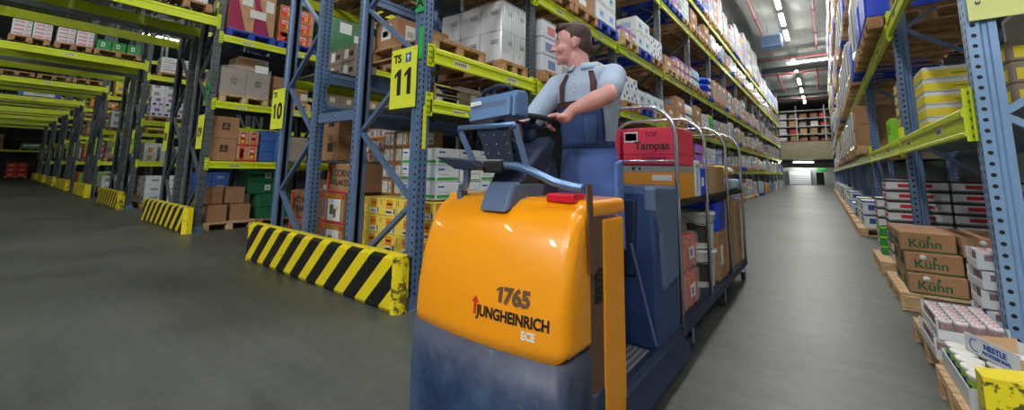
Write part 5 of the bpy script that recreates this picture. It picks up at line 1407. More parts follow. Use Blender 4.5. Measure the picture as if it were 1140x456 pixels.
b = MB(); b.prism(FP + [(1.46, 0.44)], TX0, TX1, 'orange', axis='x', bevel=0.045, seg=5, steps=12, smooth=True, bow=bow)
link('hood', b.mesh('hood'), truck)
# body behind the hood
b = MB(); b.box(TX0+0.01, 1.44, 0.12, TX1-0.006, 1.56, 0.95, 'umber', 0.01); link('vent_panel', b.mesh('vent_panel'), truck)
b = MB()
for k in range(6): b.box(TX1-0.008, 1.475, 0.60+0.022*k, TX1+0.001, 1.535, 0.612+0.022*k, 'rubber')
pv = link('louver', b.mesh('vent_louver'), truck)
b = MB(); b.box(TX0, 1.55, 0.10, TX1, 1.76, 0.905, 'orange', 0.014, 3); link('side_panel', b.mesh('orange_side_panel'), truck)
b = MB(); b.box(TX0-0.004, 1.43, 0.915, TX1+0.004, 1.775, 0.985, 'orange', 0.025, 4); link('battery_lid', b.mesh('battery_lid'), truck)
BP = [(1.215, 0.03), (1.195, 0.08), (1.19, 0.25), (1.196, 0.455), (1.45, 0.455), (1.45, 0.03)]
def bow2(co):
    u = (co.x - TC) / 0.395
    return Vector((co.x, co.y + 0.038*u*u*max(0.0, min(1.0, (1.4-co.y)/0.2)), co.z))
b = MB(); b.prism(BP, TX0-0.005, TX1+0.005, 'bumper', axis='x', bevel=0.045, seg=5, steps=12, smooth=True, bow=bow2); link('bumper', b.mesh('bumper'), truck)
b = MB(); b.box(TX0, 1.44, 0.05, TX1, 1.56, 0.30, 'bumper', 0.02); link('skirt', b.mesh('skirt'), truck)
def nose_text(body, size, m, x, z, bold, sx=1.0, align='CENTER', one=None):
    b = MB()
    if one is not None: b.one(size, m, Matrix.Translation((one-0.012, 0, 0)), 0.002, 0.2)
    b.text(body, size, m, Matrix.Identity(4), depth=0.002, bold=bold, align=align)
    for v in b.bm.verts:
        xx, zz, d = x + v.co.x*sx, z + v.co.y, v.co.z
        u = (xx - TC) / 0.39
        v.co = Vector((xx, fy(zz) + 0.038*u*u - 0.0022 - d, zz))
    return b.mesh('nose_lettering')
link('fleet_number', nose_text('765', 0.075, 'umber', -0.912, 0.616, 0.0035, 1.0, one=-0.066), truck)
link('lettering', nose_text('JUNGHEINRICH', 0.053, 'black', -0.932, 0.553, 0.0016, 0.83), truck)
link('model_lettering', nose_text('ECE', 0.037, 'white', -0.858, 0.513, 0.0012, 0.85), truck)
b = MB()
ax, az = -1.098, 0.585
def on_nose(p): 
    u = (p[0]-TC)/0.39
    return (p[0], fy(p[1]) + 0.038*u*u - 0.003, p[1])
def flat(b, poly, m):
    vsn = [b.bm.verts.new(Vector(on_nose(p))) for p in poly] + [b.bm.verts.new(Vector(on_nose(p)) + Vector((0, 0.002, 0))) for p in poly]
    n = len(poly); F = [b.bm.faces.new(vsn[:n]), b.bm.faces.new(vsn[n:][::-1])] + [b.bm.faces.new((vsn[i], vsn[n+i], vsn[n+(i+1)%n], vsn[(i+1)%n])) for i in range(n)]
    b._fin(F, m)
flat(b, [(ax-0.006, az-0.03), (ax+0.006, az-0.03), (ax+0.006, az+0.012), (ax+0.018, az+0.012), (ax, az+0.034), (ax-0.018, az+0.012), (ax-0.006, az+0.012)], 'redp')
bmesh.ops.recalc_face_normals(b.bm, faces=b.bm.faces[:])
link('arrow_mark', b.mesh('arrow_mark'), truck)
b = MB(); b.box(-0.90, 1.40, 0.975, -0.775, 1.50, 1.008, 'red', 0.006, 2); link('emergency_switch', b.mesh('emergency_switch'), truck)
# hand rail over the hood with flat brackets
rail = [(-1.385, 1.42, 0.93), (-1.385, 1.415, 1.00), (-1.375, 1.40, 1.015), (-1.335, 1.38, 1.02), (-1.315, 1.37, 1.05), (-1.30, 1.36, 1.10), (-1.27, 1.36, 1.118), (-1.15, 1.36, 1.12), (-1.02, 1.36, 1.115), (-0.93, 1.36, 1.09), (-0.84, 1.37, 1.055), (-0.77, 1.39, 1.038), (-0.735, 1.40, 1.035)]
def smooth_path(pts, n=6):
    pts = [Vector(p) for p in pts]; out = []
    P = [pts[0]] + pts + [pts[-1]]
    for i in range(1, len(P)-2):
        for k in range(n):
            t = k/n
            out.append(0.5*((2*P[i]) + (P[i+1]-P[i-1])*t + (2*P[i-1]-5*P[i]+4*P[i+1]-P[i+2])*t*t + (3*P[i]-P[i-1]-3*P[i+1]+P[i+2])*t**3))
    out.append(pts[-1]); return out
b = MB(); b.tube(smooth_path(rail), 0.017, 'tube_blue', 12); hr = link('hand_rail', b.mesh('hand_rail'), truck)
b = MB(); b.prism([(1.385, 1.05), (1.425, 1.05), (1.45, 0.80), (1.455, 0.72), (1.405, 0.72), (1.40, 0.8)], TX1+0.005, TX1+0.013, 'umber', axis='x', bevel=0.002); link('rail_bracket', b.mesh('rail_bracket'), truck)
b = MB(); b.box(-1.40, 1.39, 0.90, -1.37, 1.44, 1.0, 'navy_lt', 0.004); link('rail_bracket', b.mesh('rail_bracket'), truck)
# steering console
b = MB(); b.prism([(1.31, 0.93), (1.335, 0.99), (1.37, 1.045), (1.48, 1.055), (1.60, 1.04), (1.60, 0.93)], -1.185, -1.03, 'navy_lt', axis='x', bevel=0.02, seg=3, smooth=False); link('console_base', b.mesh('console_base'), truck)
b = MB(); b.prism([(1.40, 1.04), (1.54, 1.04), (1.64, 1.14), (1.69, 1.24), (1.65, 1.26), (1.55, 1.20), (1.45, 1.12)], -1.21, -1.02, 'navy_dark', axis='x', bevel=0.025, seg=3); link('console_neck', b.mesh('console_neck'), truck)
WC = Vector((-1.145, 1.63, 1.335)); WN = Vector((0.0, 0.16, 0.987)).normalized()
wu = Vector((1, 0, 0)); wv = WN.cross(wu).normalized()
b = MB(); b.tube([WC + (wu*math.cos(a) + wv*math.sin(a))*0.125 for a in [2*PI*k/40 for k in range(40)]], 0.0125, 'rubber', 10, closed=True); wheel = link('steering_wheel', b.mesh('steering_wheel'), truck)
b = MB(); b.ell(WC - WN*0.02, (0.042, 0.042, 0.03), 'navy_dark'); link('hub', b.mesh('wheel_hub'), wheel)
for a in (-0.75, PI+0.75, 0.5*PI):
    b = MB(); b.bar(WC - WN*0.015, WC + (wu*math.cos(a) + wv*math.sin(a))*0.12, 0.03, 0.012, 'navy_dark'); link('spoke', b.mesh('wheel_spoke'), wheel)
b = MB(); b.tube([WC - WN*0.03, (WC.x, 1.64, 1.22)], 0.035, 'navy_dark', 12); link('steering_column', b.mesh('steering_column'), truck)
b = MB(); b.prism([(1.55, 0.96), (1.72, 0.96), (1.72, 1.06), (1.68, 1.16), (1.62, 1.16)], -1.30, -1.02, 'navy_dark', axis='x', bevel=0.03, seg=3); link('knee_console', b.mesh('knee_console'), truck)
# clipboard frame on the rail
b = MB()
b.tube([(-1.345, 1.345, 1.275), (-1.345, 1.34, 1.29), (-1.02, 1.34, 1.29), (-1.02, 1.345, 1.275)], 0.011, 'tube_blue', 8)
b.bar((-1.345, 1.345, 1.285), (-1.26, 1.36, 1.12), 0.03, 0.006, 'navy_lt', up=(0, 1, 0)); b.bar((-1.02, 1.345, 1.285), (-0.965, 1.36, 1.105), 0.026, 0.008, 'navy_lt', up=(0, 1, 0))
fr_ = link('document_frame', b.mesh('document_frame'), truck)
b = MB(); b.prism([(-1.24, 1.275), (-1.06, 1.275), (-1.03, 1.12), (-1.17, 1.12)], 1.352, 1.358, 'term_dk', axis='y')
for i in range(3):
    for k in range(3): b.lathe([(0.005, 1.3505), (0.005, 1.353)], 'chrome', 8, (-1.20+0.06*i+0.014*k, 0, 1.25-0.04*k), 'y')
link('mounting_plate', b.mesh('mounting_plate'), fr_)
b = MB(); b.prism([(-1.46, 1.155), (-1.22, 1.135), (-1.16, 1.11), (-1.22, 1.095), (-1.33, 1.10)], 1.30, 1.42, 'term_dk', axis='y', bevel=0.006); link('document_tray', b.mesh('document_tray'), truck)
b = MB(); b.box(-1.185, 1.325, 1.085, -1.08, 1.40, 1.135, 'rubber', 0.008); b.box(-1.18, 1.33, 1.135, -1.085, 1.36, 1.142, 'greyc', 0.002); b.box(-1.175, 1.365, 1.135, -1.09, 1.385, 1.142, 'greyc', 0.002); link('rail_clamp', b.mesh('rail_clamp'), truck)
# label printer / data terminal
term = link('terminal', None, truck, (-1.185, 1.42, 1.325)); term.scale = (0.76, 0.8, 0.74); term.rotation_euler = (0.0, -0.10, 0.12); term.empty_display_size = 0.05
def rounded(pts, a0, a1, m, axis, bv): 
    b = MB(); b.prism(pts, a0, a1, m, axis=axis, bevel=bv, seg=3); return b
b = rounded([(-0.05, 0.0), (0.11, 0.0), (0.13, 0.16), (0.10, 0.185), (0.0, 0.165), (-0.03, 0.13)], -0.165, 0.165, 'term', 'x', 0.018); link('housing', b.mesh('terminal_housing'), term)
b = rounded([(-0.085, 0.005), (-0.04, 0.0), (-0.02, 0.13), (-0.06, 0.125)], -0.145, 0.145, 'term', 'x', 0.012); fc = link('front_cover', b.mesh('terminal_cover'), term)
b = MB(); b.prism([(-0.0795, 0.02), (-0.077, 0.02), (-0.063, 0.105), (-0.066, 0.105)], -0.12, 0.12, 'navy_lt', axis='x'); link('screen', b.mesh('terminal_screen'), term)
b = MB(); b.tube([(-0.11, 0.03, 0.17), (-0.09, 0.03, 0.21), (0.0, 0.03, 0.225), (0.09, 0.03, 0.21), (0.11, 0.03, 0.17)], 0.016, 'term_dk', 8); link('carry_handle', b.mesh('terminal_handle'), term)
b = MB(); b.box(-0.13, -0.0745, 0.095, -0.05, -0.068, 0.122, 'white', 0.001); link('sticker', b.mesh('terminal_sticker'), term)
b = MB(); b.tube([(0.0, 0.03, 0.0), (0.0, 0.06, -0.10), (0.02, 0.12, -0.20)], 0.028, 'term_dk', 10); link('mount_arm', b.mesh('terminal_arm'), term)
# driver's platform
b = MB(); b.box(TX0, 1.74, 0.06, TX1-0.01, 2.6, 0.195, 'navy_dark', 0.012); link('platform', b.mesh('platform'), truck)
b = MB(); b.box(TX0+0.06, 1.80, 0.195, TX1-0.05, 2.17, 0.203, 'ribmat', 0.003); link('floor_mat', b.mesh('floor_mat'), truck)
b = MB(); b.prism([(TX1-0.03, 0.195), (TX1+0.005, 0.17), (TX1+0.045, 0.075), (TX1+0.03, 0.05), (TX1-0.03, 0.05)], 1.74, 2.62, 'navy_dark', axis='y', bevel=0.012); link('side_sill', b.mesh('side_sill'), truck)
# backrest unit
b = MB(); b.prism([(2.22, 0.195), (2.20, 0.36), (2.19, 0.98), (2.22, 1.02), (2.58, 1.02), (2.60, 0.98), (2.60, 0.195)], TX0+0.02, TX1-0.01, 'navy', axis='x', bevel=0.02, seg=3); bk_ = link('backrest', b.mesh('backrest'), truck)
b = MB(); b.prism([(2.165, 1.005), (2.18, 1.025), (2.57, 1.012), (2.585, 0.99), (2.56, 0.50), (2.30, 0.47), (2.28, 0.50), (2.26, 0.78), (2.17, 0.90)], TX1-0.06, TX1+0.006, 'navy_lt', axis='x', bevel=0.016, seg=3); link('side_pad', b.mesh('side_pad'), bk_)
b = MB(); b.prism([(TX0+0.12, 0.55), (TX1-0.12, 0.55), (TX1-0.10, 0.95), (TX0+0.10, 0.95)], 2.168, 2.20, 'navy_dark', axis='y', bevel=0.012); link('back_pad', b.mesh('back_pad'), bk_)
b = MB(); b.bar((TX1-0.13, 2.165, 0.72), (TX1-0.02, 2.195, 0.22), 0.012, 0.012, 'navy_lt'); link('edge_strip', b.mesh('edge_strip'), bk_)
wh = cached('dw', lambda: MB().lathe([(0.09, -0.04), (0.1, -0.03), (0.1, 0.03), (0.09, 0.04)], 'rubber', 20, axis='x').mesh('drive_wheel'))
for x in (TX0+0.12, TX1-0.12): link('wheel', wh, truck, (x, 2.3, 0.1))
link('wheel', wh, truck, (TC, 1.33, 0.1))
for x in (TC-0.25, TC+0.25):
    b = MB(); b.box(x-0.08, 2.58, 0.075, x+0.08, 4.9, 0.125, 'steel', 0.01); fk = link('fork', b.mesh('fork'), truck)
    b = MB(); b.lathe([(0.04, -0.03), (0.04, 0.03)], 'rubber', 14, (x, 4.75, 0.04), 'x'); link('load_wheel', b.mesh('load_wheel'), fk)

# ------------------------------------------------------------------ load carrier with hoops on the forks
cart = thing('hooped_cart', 'long cart with chrome hoops carried behind the orange truck', 'cart', (0, 0, 0))
b = MB(); b.box(TX0, 2.63, 0.130, TX1, 5.12, 0.20, 'navy_dark', 0.008); link('deck', b.mesh('cart_deck'), cart)
b = MB(); b.box(TX0+0.01, 2.66, 0.885, TX1-0.01, 5.12, 0.925, 'rubber', 0.006); link('shelf', b.mesh('cart_shelf'), cart)
HY = [2.53+0.12, 3.42, 4.26, 5.08]
def hoop():
    b = MB(); x0, x1, zt, r = TX0+0.012, TX1-0.012, 1.53, 0.20
    pts = [(x0, 0, 0.15), (x0, 0, zt-r)] + [(x0+r-r*math.cos(a), 0, zt-r+r*math.sin(a)) for a in [PI/2*k/8 for k in range(1, 9)]] + [(x1-r+r*math.sin(a), 0, zt-r+r*math.cos(a)) for a in [PI/2*k/8 for k in range(0, 9)]] + [(x1, 0, 0.15)]
    b.tube(pts, 0.0135, 'chrome', 12); return b.mesh('hoop')
hm = hoop()
for y in HY: link('hoop', hm, cart, (0, y, 0))
for y0, y1 in zip(HY, HY[1:]):
    pass
b = MB(); b.tube([(TX0+0.012, HY[0], 1.17), (TX1-0.012, HY[0], 1.17)], 0.008, 'chrome', 8); link('cross_rod', b.mesh('cross_rod'), cart)
cw = cached('castor', lambda: MB().lathe([(0.035, -0.015), (0.04, -0.012), (0.04, 0.012), (0.035, 0.015)], 'rubber', 16, (0, 0, -0.09), 'x').box(-0.022, -0.02, -0.09, -0.017, 0.02, 0.0, 'steel').box(0.017, -0.02, -0.09, 0.022, 0.02, 0.0, 'steel').mesh('castor'))
for x in (TX0+0.026, TX1-0.026):
    for y in (2.85, 3.9, 4.95): link('castor', cw, cart, (x, y, 0.132))
# goods on the cart
def good(name, me, loc, label, cat='carton', rz=0.0, group=None):
    return tag(near_carton(name, me, loc, rz) if me.name in PARTS else link(name, me, None, loc, rz), label, cat, group)
oc = carton_mesh(0.36, 0.42, 0.215, 'orangec', None, [(None, 0.0, 0.80, 1.0, 1.0, 'greyc'), (('-y',), 0.55, 0.55, 0.9, 0.72, 'white'), (('-y',), 0.0, 0.10, 0.4, 0.34, 'lilac'), (('-y',), 0.18, 0.86, 0.23, 0.94, 'yellowp'), (('-y',), 0.3, 0.86, 0.35, 0.94, 'yellowp')], text=[('-y', 0.2, 0.13, 0.05, 'SUPU', 'white')])
good('orange_carton', oc, (-0.92, 2.90, 0.926), 'orange carton with grey band and purple lettered strip under the pink one')
pc_ = carton_mesh(0.36, 0.42, 0.25, 'pink', None, [(('-y',), 0.04, 0.62, 0.3, 0.9, 'wcard'), (('-y',), 0.06, 0.66, 0.28, 0.86, 'greyc'), (None, 0.0, 0.28, 1.0, 0.30, 'magenta')], text=[('-y', 0.56, 0.42, 0.075, 'Tampas', 'dark'), ('-y', 0.55, 0.76, 0.045, 'TOP', 'magenta'), ('-y', 0.6, 0.13, 0.035, 'TAMPAS 8', 'magenta')])
good('pink_carton', pc_, (-0.92, 2.90, 1.143), 'pink carton with dark lettering and barcode on top of the cart load')
oc2 = carton_mesh(0.34, 0.42, 0.215, 'orangec', None, [(None, 0.0, 0.80, 1.0, 1.0, 'greyc')])
good('orange_carton', oc2, (-1.29, 2.90, 0.926), 'orange carton with grey band beside the labelled one on cart')
good('pink_carton', carton_mesh(0.34, 0.42, 0.25, 'pink', None, [(None, 0.0, 0.28, 1.0, 0.30, 'magenta')]), (-1.29, 2.90, 1.143), 'plain pink carton beside the printed pink one')
good('white_carton', carton_mesh(0.3, 0.16, 0.26, 'wcard', None, [(('+x',), 0.3, 0.2, 0.6, 0.8, 'lightblue'), (('+x', '-y'), 0.1, 0.8, 0.9, 0.9, 'greyc')]), (-0.89, 3.203, 0.926), 'slim white blue-marked carton behind the orange carton on cart')
good('blue_carton', carton_mesh(0.3, 0.12, 0.21, 'bright_blue', None, [(('+x',), 0.2, 0.35, 0.85, 0.65, 'white')]), (-0.89, 3.348, 0.926), 'bright blue carton between two hoops on the cart shelf')
good('cardboard_carton', carton_mesh(0.3, 0.33, 0.235, 'card2', 'tape', [(('+x',), 0.1, 0.1, 0.3, 0.9, 'card3')]), (-0.89, 3.62, 0.926), 'tan carton between second and third hoop of the cart')
good('cardboard_carton', carton_mesh(0.3, 0.38, 0.23, 'card', 'tape'), (-0.89, 4.00, 0.926), 'brown carton before the third hoop of the cart')
good('light_pack', cached('lbp', lambda: MB().box(-0.15, -0.38, 0, 0.15, 0.38, 0.11, 'lightblue', 0.03, 3).box(0.149, -0.2, 0.03, 0.152, 0.2, 0.08, 'white').mesh('light_pack')), (-0.89, 4.70, 0.926), 'soft pale blue pack at the rear of the cart shelf', 'pack')
good('striped_bag', cached('bag', lambda: MB().ell((0, 0, 0.06), (0.16, 0.2, 0.065), 'redo').ell((0.03, 0.05, 0.07), (0.14, 0.17, 0.06), 'wcard').ell((0.04, -0.09, 0.072), (0.12, 0.1, 0.058), 'yellowp').mesh('bag')), (-0.89, 4.55, 1.043), 'orange and white bag lying on the pale blue pack', 'bag')
good('cardboard_carton', carton_mesh(0.3, 0.5, 0.24, 'card2', 'tape'), (-1.25, 3.6, 0.926), 'tan carton on the far side of the cart shelf')
# lower deck
def jar_pack(label, loc):
    t = thing('jar_pack', label, 'jar pack', loc, 0, 'jar packs on the cart')
    jm = cached('tjar', lambda: MB().lathe([(0.05, 0), (0.058, 0.015), (0.058, 0.17), (0.045, 0.195)], 'tomato', 14).lathe([(0.047, 0.195), (0.047, 0.222), (0.04, 0.225)], 'redp', 14).mesh('tomato_jar'))
    for i in range(3):
        for j in range(4): link('jar', jm, t, (-0.13+0.13*i, -0.195+0.13*j, 0.004))
    link('film', cached('jfilm', lambda: MB().box(-0.195, -0.26, 0.0, 0.195, 0.26, 0.24, 'wrap', 0.03, 2).mesh('jar_film')), t)
    b = MB(); b.box(0.196, -0.02, 0.08, 0.199, 0.09, 0.16, 'white'); b.box(0.1985, 0.0, 0.1, 0.2005, 0.04, 0.14, 'bluep'); link('label', b.mesh('jar_label'), t)
    return t
jar_pack('film packed orange jars, lower pack on the cart deck', (-0.95, 2.96, 0.202)); jar_pack('film packed orange jars, upper pack on the cart deck', (-0.95, 2.96, 0.444))
def bucket(label, loc):
    t = thing('bucket', label, 'bucket', loc, -0.95, 'white buckets on the cart')
    b = MB(); b.lathe([(0.12, 0), (0.125, 0.008), (0.14, 0.26), (0.146, 0.265), (0.146, 0.275)], 'plastic_white', 28); link('body', b.mesh('bucket_body'), t)
    b = MB(); b.lathe([(0.148, 0.262), (0.152, 0.266), (0.152, 0.285), (0.14, 0.29), (0.135, 0.284), (0.001, 0.284)], 'plastic_white', 28); link('lid', b.mesh('bucket_lid'), t)
    b = MB(); b.tube([(0.15*math.cos(a), 0.15*math.sin(a), 0.262 - 0.09*math.sin((a+1.2)/2.4*PI)*0.8) for a in [-1.2+2.4*k/16 for k in range(17)]], 0.004, 'chrome', 6); link('bail', b.mesh('bucket_bail'), t)
    b = MB()
    for k in range(7):
        a0, a1 = -0.9+0.17*k, -0.9+0.17*(k+1)
        b.bm.faces.new([b.bm.verts.new((r*math.cos(a), r*math.sin(a), z)) for a, z, r in ((a0, 0.05, 0.1295), (a1, 0.05, 0.1295), (a1, 0.2, 0.1375), (a0, 0.2, 0.1375))])
    b._fin(b.bm.faces[:], 'dark'); link('label', b.mesh('bucket_label'), t)
bucket('white lidded bucket standing on the cart deck', (-0.88, 3.66, 0.202)); bucket('white lidded bucket on top of the lower bucket', (-0.88, 3.66, 0.497))
bucket('white lidded bucket deeper on the cart deck', (-1.22, 3.66, 0.202)); 
good('cardboard_carton', carton_mesh(0.3, 0.34, 0.40, 'card', 'tape', [(('+x',), 0.2, 0.3, 0.5, 0.7, 'white')]), (-0.9, 4.02, 0.202), 'brown carton under the blue box on cart deck')
good('blue_box', carton_mesh(0.3, 0.34, 0.24, 'bright_blue', None, [(('+x',), 0.2, 0.4, 0.7, 0.7, 'bluep')]), (-0.9, 4.02, 0.604), 'bright blue box between buckets and tall cartons on cart')
good('tall_carton', carton_mesh(0.3, 0.36, 0.66, 'card2', 'tape', [(('+x',), 0.15, 0.15, 0.3, 0.85, 'white'), (('+x',), 0.4, 0.2, 0.46, 0.8, 'dark')]), (-0.90, 4.47, 0.202), 'tall tan carton before the last hoop of the cart')
good('tall_carton', carton_mesh(0.3, 0.34, 0.62, 'card2', 'tape', [(('+x',), 0.6, 0.2, 0.66, 0.8, 'dark')]), (-0.90, 4.86, 0.202), 'tall tan carton at the rear end of the cart')

# ------------------------------------------------------------------ the driver
def union_mesh(name, parts, voxel, m, smooth=6):
    b = MB()
    for p in parts:
        if p[0] == 'cap':
            _, p0, r0, p1, r1 = p
            p0, p1 = Vector(p0), Vector(p1)
            b.ell(p0, (r0, r0, r0), m, n=16); b.ell(p1, (r1, r1, r1), m, n=16)
            b.tube([p0, p1], [r0, r1], m, 16)
        elif p[0] == 'ell': b.ell(p[1], p[2], m, p[3] if len(p) > 3 else None, n=24)
        elif p[0] == 'loft': b.loft(p[1], m, 28)
    me = b.mesh(name)
    o = bpy.data.objects.new('tmp', me); COL.objects.link(o)
    md = o.modifiers.new('r', 'REMESH'); md.mode = 'VOXEL'; md.voxel_size = voxel; md.use_smooth_shade = True
    sm = o.modifiers.new('s', 'SMOOTH'); sm.iterations = smooth; sm.factor = 0.5
    dg = bpy.context.evaluated_depsgraph_get()
    out = bpy.data.meshes.new_from_object(o.evaluated_get(dg))
    bpy.data.objects.remove(o)
    out.name = name
    out.materials.clear(); out.materials.append(M[m])
    for f in out.polygons: f.use_smooth = True
    return out
person = thing('person', 'man in pale polo shirt and blue bib overalls driving the truck, looking aside', 'person', (-1.02, 2.0, 0.203))
PO = Vector((-1.02, 2.0, 0.203))
def plink(name, me, parent=person):
    o = link(name, me, parent)
    o.location = -PO if parent is person else (0, 0, 0)
    return o
# skeleton
SL, SR = Vector((-0.855, 1.98, 1.595)), Vector((-1.185, 1.97, 1.575))
EL, ER = Vector((-0.775, 1.74, 1.455)), Vector((-1.30, 1.80, 1.32))
GL = WC + (wu*math.cos(0.25) + wv*math.sin(0.25))*0.125      # grips on the wheel rim
GR = WC + (wu*math.cos(PI-0.25) + wv*math.sin(PI-0.25))*0.125
HC = Vector((-1.09, 1.955, 1.808))
parts = []
parts.append(('loft', [((-1.02, 2.03, 0.96), 0.13, 0.09), ((-1.02, 2.03, 1.05), 0.155, 0.105), ((-1.02, 2.02, 1.22), 0.14, 0.095), ((-1.02, 2.01, 1.42), 0.16, 0.105), ((-1.02, 2.0, 1.56), 0.165, 0.095), ((-1.02, 2.0, 1.64), 0.10, 0.07)]))
parts += [('cap', (-1.02, 2.0, 1.61), 0.062, (-1.075, 1.965, 1.73), 0.056), ('cap', SL, 0.06, (-1.0, 2.0, 1.605), 0.06), ('cap', SR, 0.06, (-1.04, 2.0, 1.605), 0.06)]
for S, E_, G, sg in ((SL, EL, GL, 1), (SR, ER, GR, -1)):
    d = (G - E_).normalized()
    Wp = G - d*0.105 + Vector((0, 0, 0.012))
    mid = E_ + (Wp - E_)*0.35
    parts += [('cap', S, 0.056, E_, 0.043), ('cap', E_, 0.043, mid, 0.045), ('cap', mid, 0.045, Wp, 0.029)]
    # hand: palm, four curled fingers, thumb around the rim
    th = 0.25 if sg > 0 else PI - 0.25
    rad = wu*math.cos(th) + wv*math.sin(th)
    tan = (WN.cross(rad)).normalized()
    if tan.y > 0: tan = -tan                 # index finger side is +y, little finger towards the camera
    dn = WN
    palm = G + rad*0.047 + dn*0.027
    parts += [('cap', Wp, 0.028, palm + rad*0.015, 0.029), ('ell', palm, (0.036, 0.042, 0.019))]
    for i, (ln, rr) in enumerate(((1.0, 0.0095), (1.08, 0.0100), (1.0, 0.0095), (0.8, 0.0085))):
        off = tan*(-0.031 + 0.0205*i)
        k0 = palm - rad*0.022 + off + dn*0.004
        p1 = G - rad*0.012 + off + dn*(0.030*ln)
        p2 = G - rad*(0.033*ln) + off + dn*0.006
        p3 = G - rad*(0.026*ln) + off - dn*0.020
        p4 = G - rad*0.004 + off - dn*(0.029)
        parts += [('cap', k0, rr*1.2, p1, rr*1.1), ('cap', p1, rr*1.1, p2, rr), ('cap', p2, rr, p3, rr*0.95), ('cap', p3, rr*0.95, p4, rr*0.85)]
    t0 = palm - tan*0.038 + rad*0.012
    t1 = G + rad*0.028 - tan*0.055 + dn*0.020
    t2 = G + rad*0.006 - tan*0.048 + dn*0.030
    parts += [('cap', t0, 0.014, t1, 0.0125), ('cap', t1, 0.0125, t2, 0.0105)]
for s in (-1, 1):
    parts += [('cap', (-1.02+0.085*s, 2.03, 1.0), 0.08, (-1.02+0.095*s, 2.01, 0.66), 0.055), ('cap', (-1.02+0.095*s, 2.01, 0.66), 0.053, (-1.02+0.10*s, 2.04, 0.30), 0.038)]
# head in its own axes: x forward, y to the left, z up
HA = math.radians(180 + 37)
HR = Matrix.Rotation(HA, 3, 'Z') @ Matrix.Rotation(math.radians(2), 3, 'Y')
def hp(x, y, z): return HC + HR @ Vector((x, y, z))
def he(c, r): return ('ell', hp(*c), r, HR)
parts += [he((-0.012, 0, 0.028), (0.096, 0.074, 0.090)), he((0.030, 0, -0.03), (0.060, 0.058, 0.082)), he((0.034, 0, -0.082), (0.050, 0.046, 0.034)), ('cap', hp(0.070, 0.0, -0.103), 0.016, hp(0.066, 0, -0.10), 0.018),
          he((0.070, 0, 0.020), (0.018, 0.044, 0.013)), ('cap', hp(0.086, 0, 0.008), 0.0085, hp(0.108, 0, -0.030), 0.0115), he((0.095, 0.010, -0.034), (0.010, 0.009, 0.008)), he((0.095, -0.010, -0.034), (0.010, 0.009, 0.008)),
          he((0.060, 0.036, -0.035), (0.026, 0.024, 0.026)), he((0.060, -0.036, -0.035), (0.026, 0.024, 0.026)), he((0.083, 0, -0.058), (0.012, 0.026, 0.007)), he((0.080, 0, -0.077), (0.012, 0.022, 0.008)),
          he((-0.008, 0.077, -0.006), (0.020, 0.010, 0.033)), he((-0.008, -0.077, -0.006), (0.020, 0.010, 0.033)), he((-0.004, 0.075, -0.034), (0.010, 0.008, 0.010)), he((-0.004, -0.075, -0.034), (0.010, 0.008, 0.010)),
          ('cap', hp(-0.03, 0, -0.05), 0.055, hp(-0.045, 0, -0.12), 0.055)]
body = plink('body', union_mesh('body', parts, 0.0042, 'skin', 3))
# hair
hparts = [he((-0.026, 0, 0.050), (0.094, 0.078, 0.082)), he((-0.058, 0, 0.005), (0.060, 0.070, 0.080)), he((0.020, 0, 0.092), (0.062, 0.062, 0.030)), he((0.052, 0.0, 0.088), (0.036, 0.052, 0.024)),
          he((-0.006, 0.068, 0.032), (0.020, 0.014, 0.040)), he((-0.006, -0.068, 0.032), (0.020, 0.014, 0.040)), he((0.050, 0.0, 0.104), (0.035, 0.045, 0.020))]
plink('hair', union_mesh('hair', hparts, 0.005, 'hair', 3))
for s in (-1, 1):
    b = MB(); b.ell(hp(0.0785, 0.029*s, 0.003), (0.008, 0.010, 0.0045), 'eye_w', HR, 12); ey = plink('eye', b.mesh('eye'))
    b = MB(); b.ell(hp(0.0862, 0.029*s, 0.003), (0.0025, 0.005, 0.005), 'iris', HR, 10); link('iris', b.mesh('iris'), ey)
    b = MB(); b.tube([hp(0.083, 0.013*s, 0.024), hp(0.086, 0.028*s, 0.029), hp(0.076, 0.044*s, 0.025)], 0.0028, 'hair', 6); plink('eyebrow', b.mesh('eyebrow'))
b = MB(); b.ell(hp(0.0885, 0, -0.0675), (0.0055, 0.020, 0.0048), 'eye_w', HR, 12); plink('teeth', b.mesh('teeth'))
# polo shirt
sh = [('loft', [((-1.02, 2.02, 1.16), 0.142, 0.098), ((-1.02, 2.02, 1.24), 0.145, 0.101), ((-1.02, 2.02, 1.31), 0.160, 0.113), ((-1.02, 2.01, 1.42), 0.178, 0.122), ((-1.02, 2.0, 1.56), 0.182, 0.112), ((-1.02, 2.0, 1.635), 0.125, 0.085), ((-1.025, 1.995, 1.675), 0.075, 0.068)]),
      ('cap', SL, 0.072, (-0.96, 2.0, 1.60), 0.07), ('cap', SR, 0.072, (-1.08, 2.0, 1.595), 0.07),
      ('cap', SL, 0.072, SL + (EL-SL)*0.74, 0.063), ('cap', SR, 0.072, SR + (ER-SR)*0.74, 0.063)]
plink('polo_shirt', union_mesh('polo_shirt', sh, 0.0065, 'shirt', 5))
b = MB()
ring = [Vector((-1.03 + 0.074*math.cos(a), 1.992 + 0.070*math.sin(a), 1.690 + 0.012*math.sin(a))) for a in [2*PI*k/24 - PI/2 + 0.25 for k in range(23)]]
for q, (p, p2) in enumerate(zip(ring, ring[1:])):
    f = [b.bm.verts.new(v) for v in (p, p2, p2 + (p2-Vector((-1.03, 1.992, p2.z)))*0.28 + Vector((0, 0, -0.036)), p + (p-Vector((-1.03, 1.992, p.z)))*0.28 + Vector((0, 0, -0.036)))]
    b.bm.faces.new(f)
b._fin(b.bm.faces[:], 'shirt', True); bmesh.ops.remove_doubles(b.bm, verts=b.bm.verts[:], dist=0.0005)
bmesh.ops.solidify(b.bm, geom=b.bm.faces[:], thickness=0.005); plink('collar', b.mesh('collar'))
b = MB()
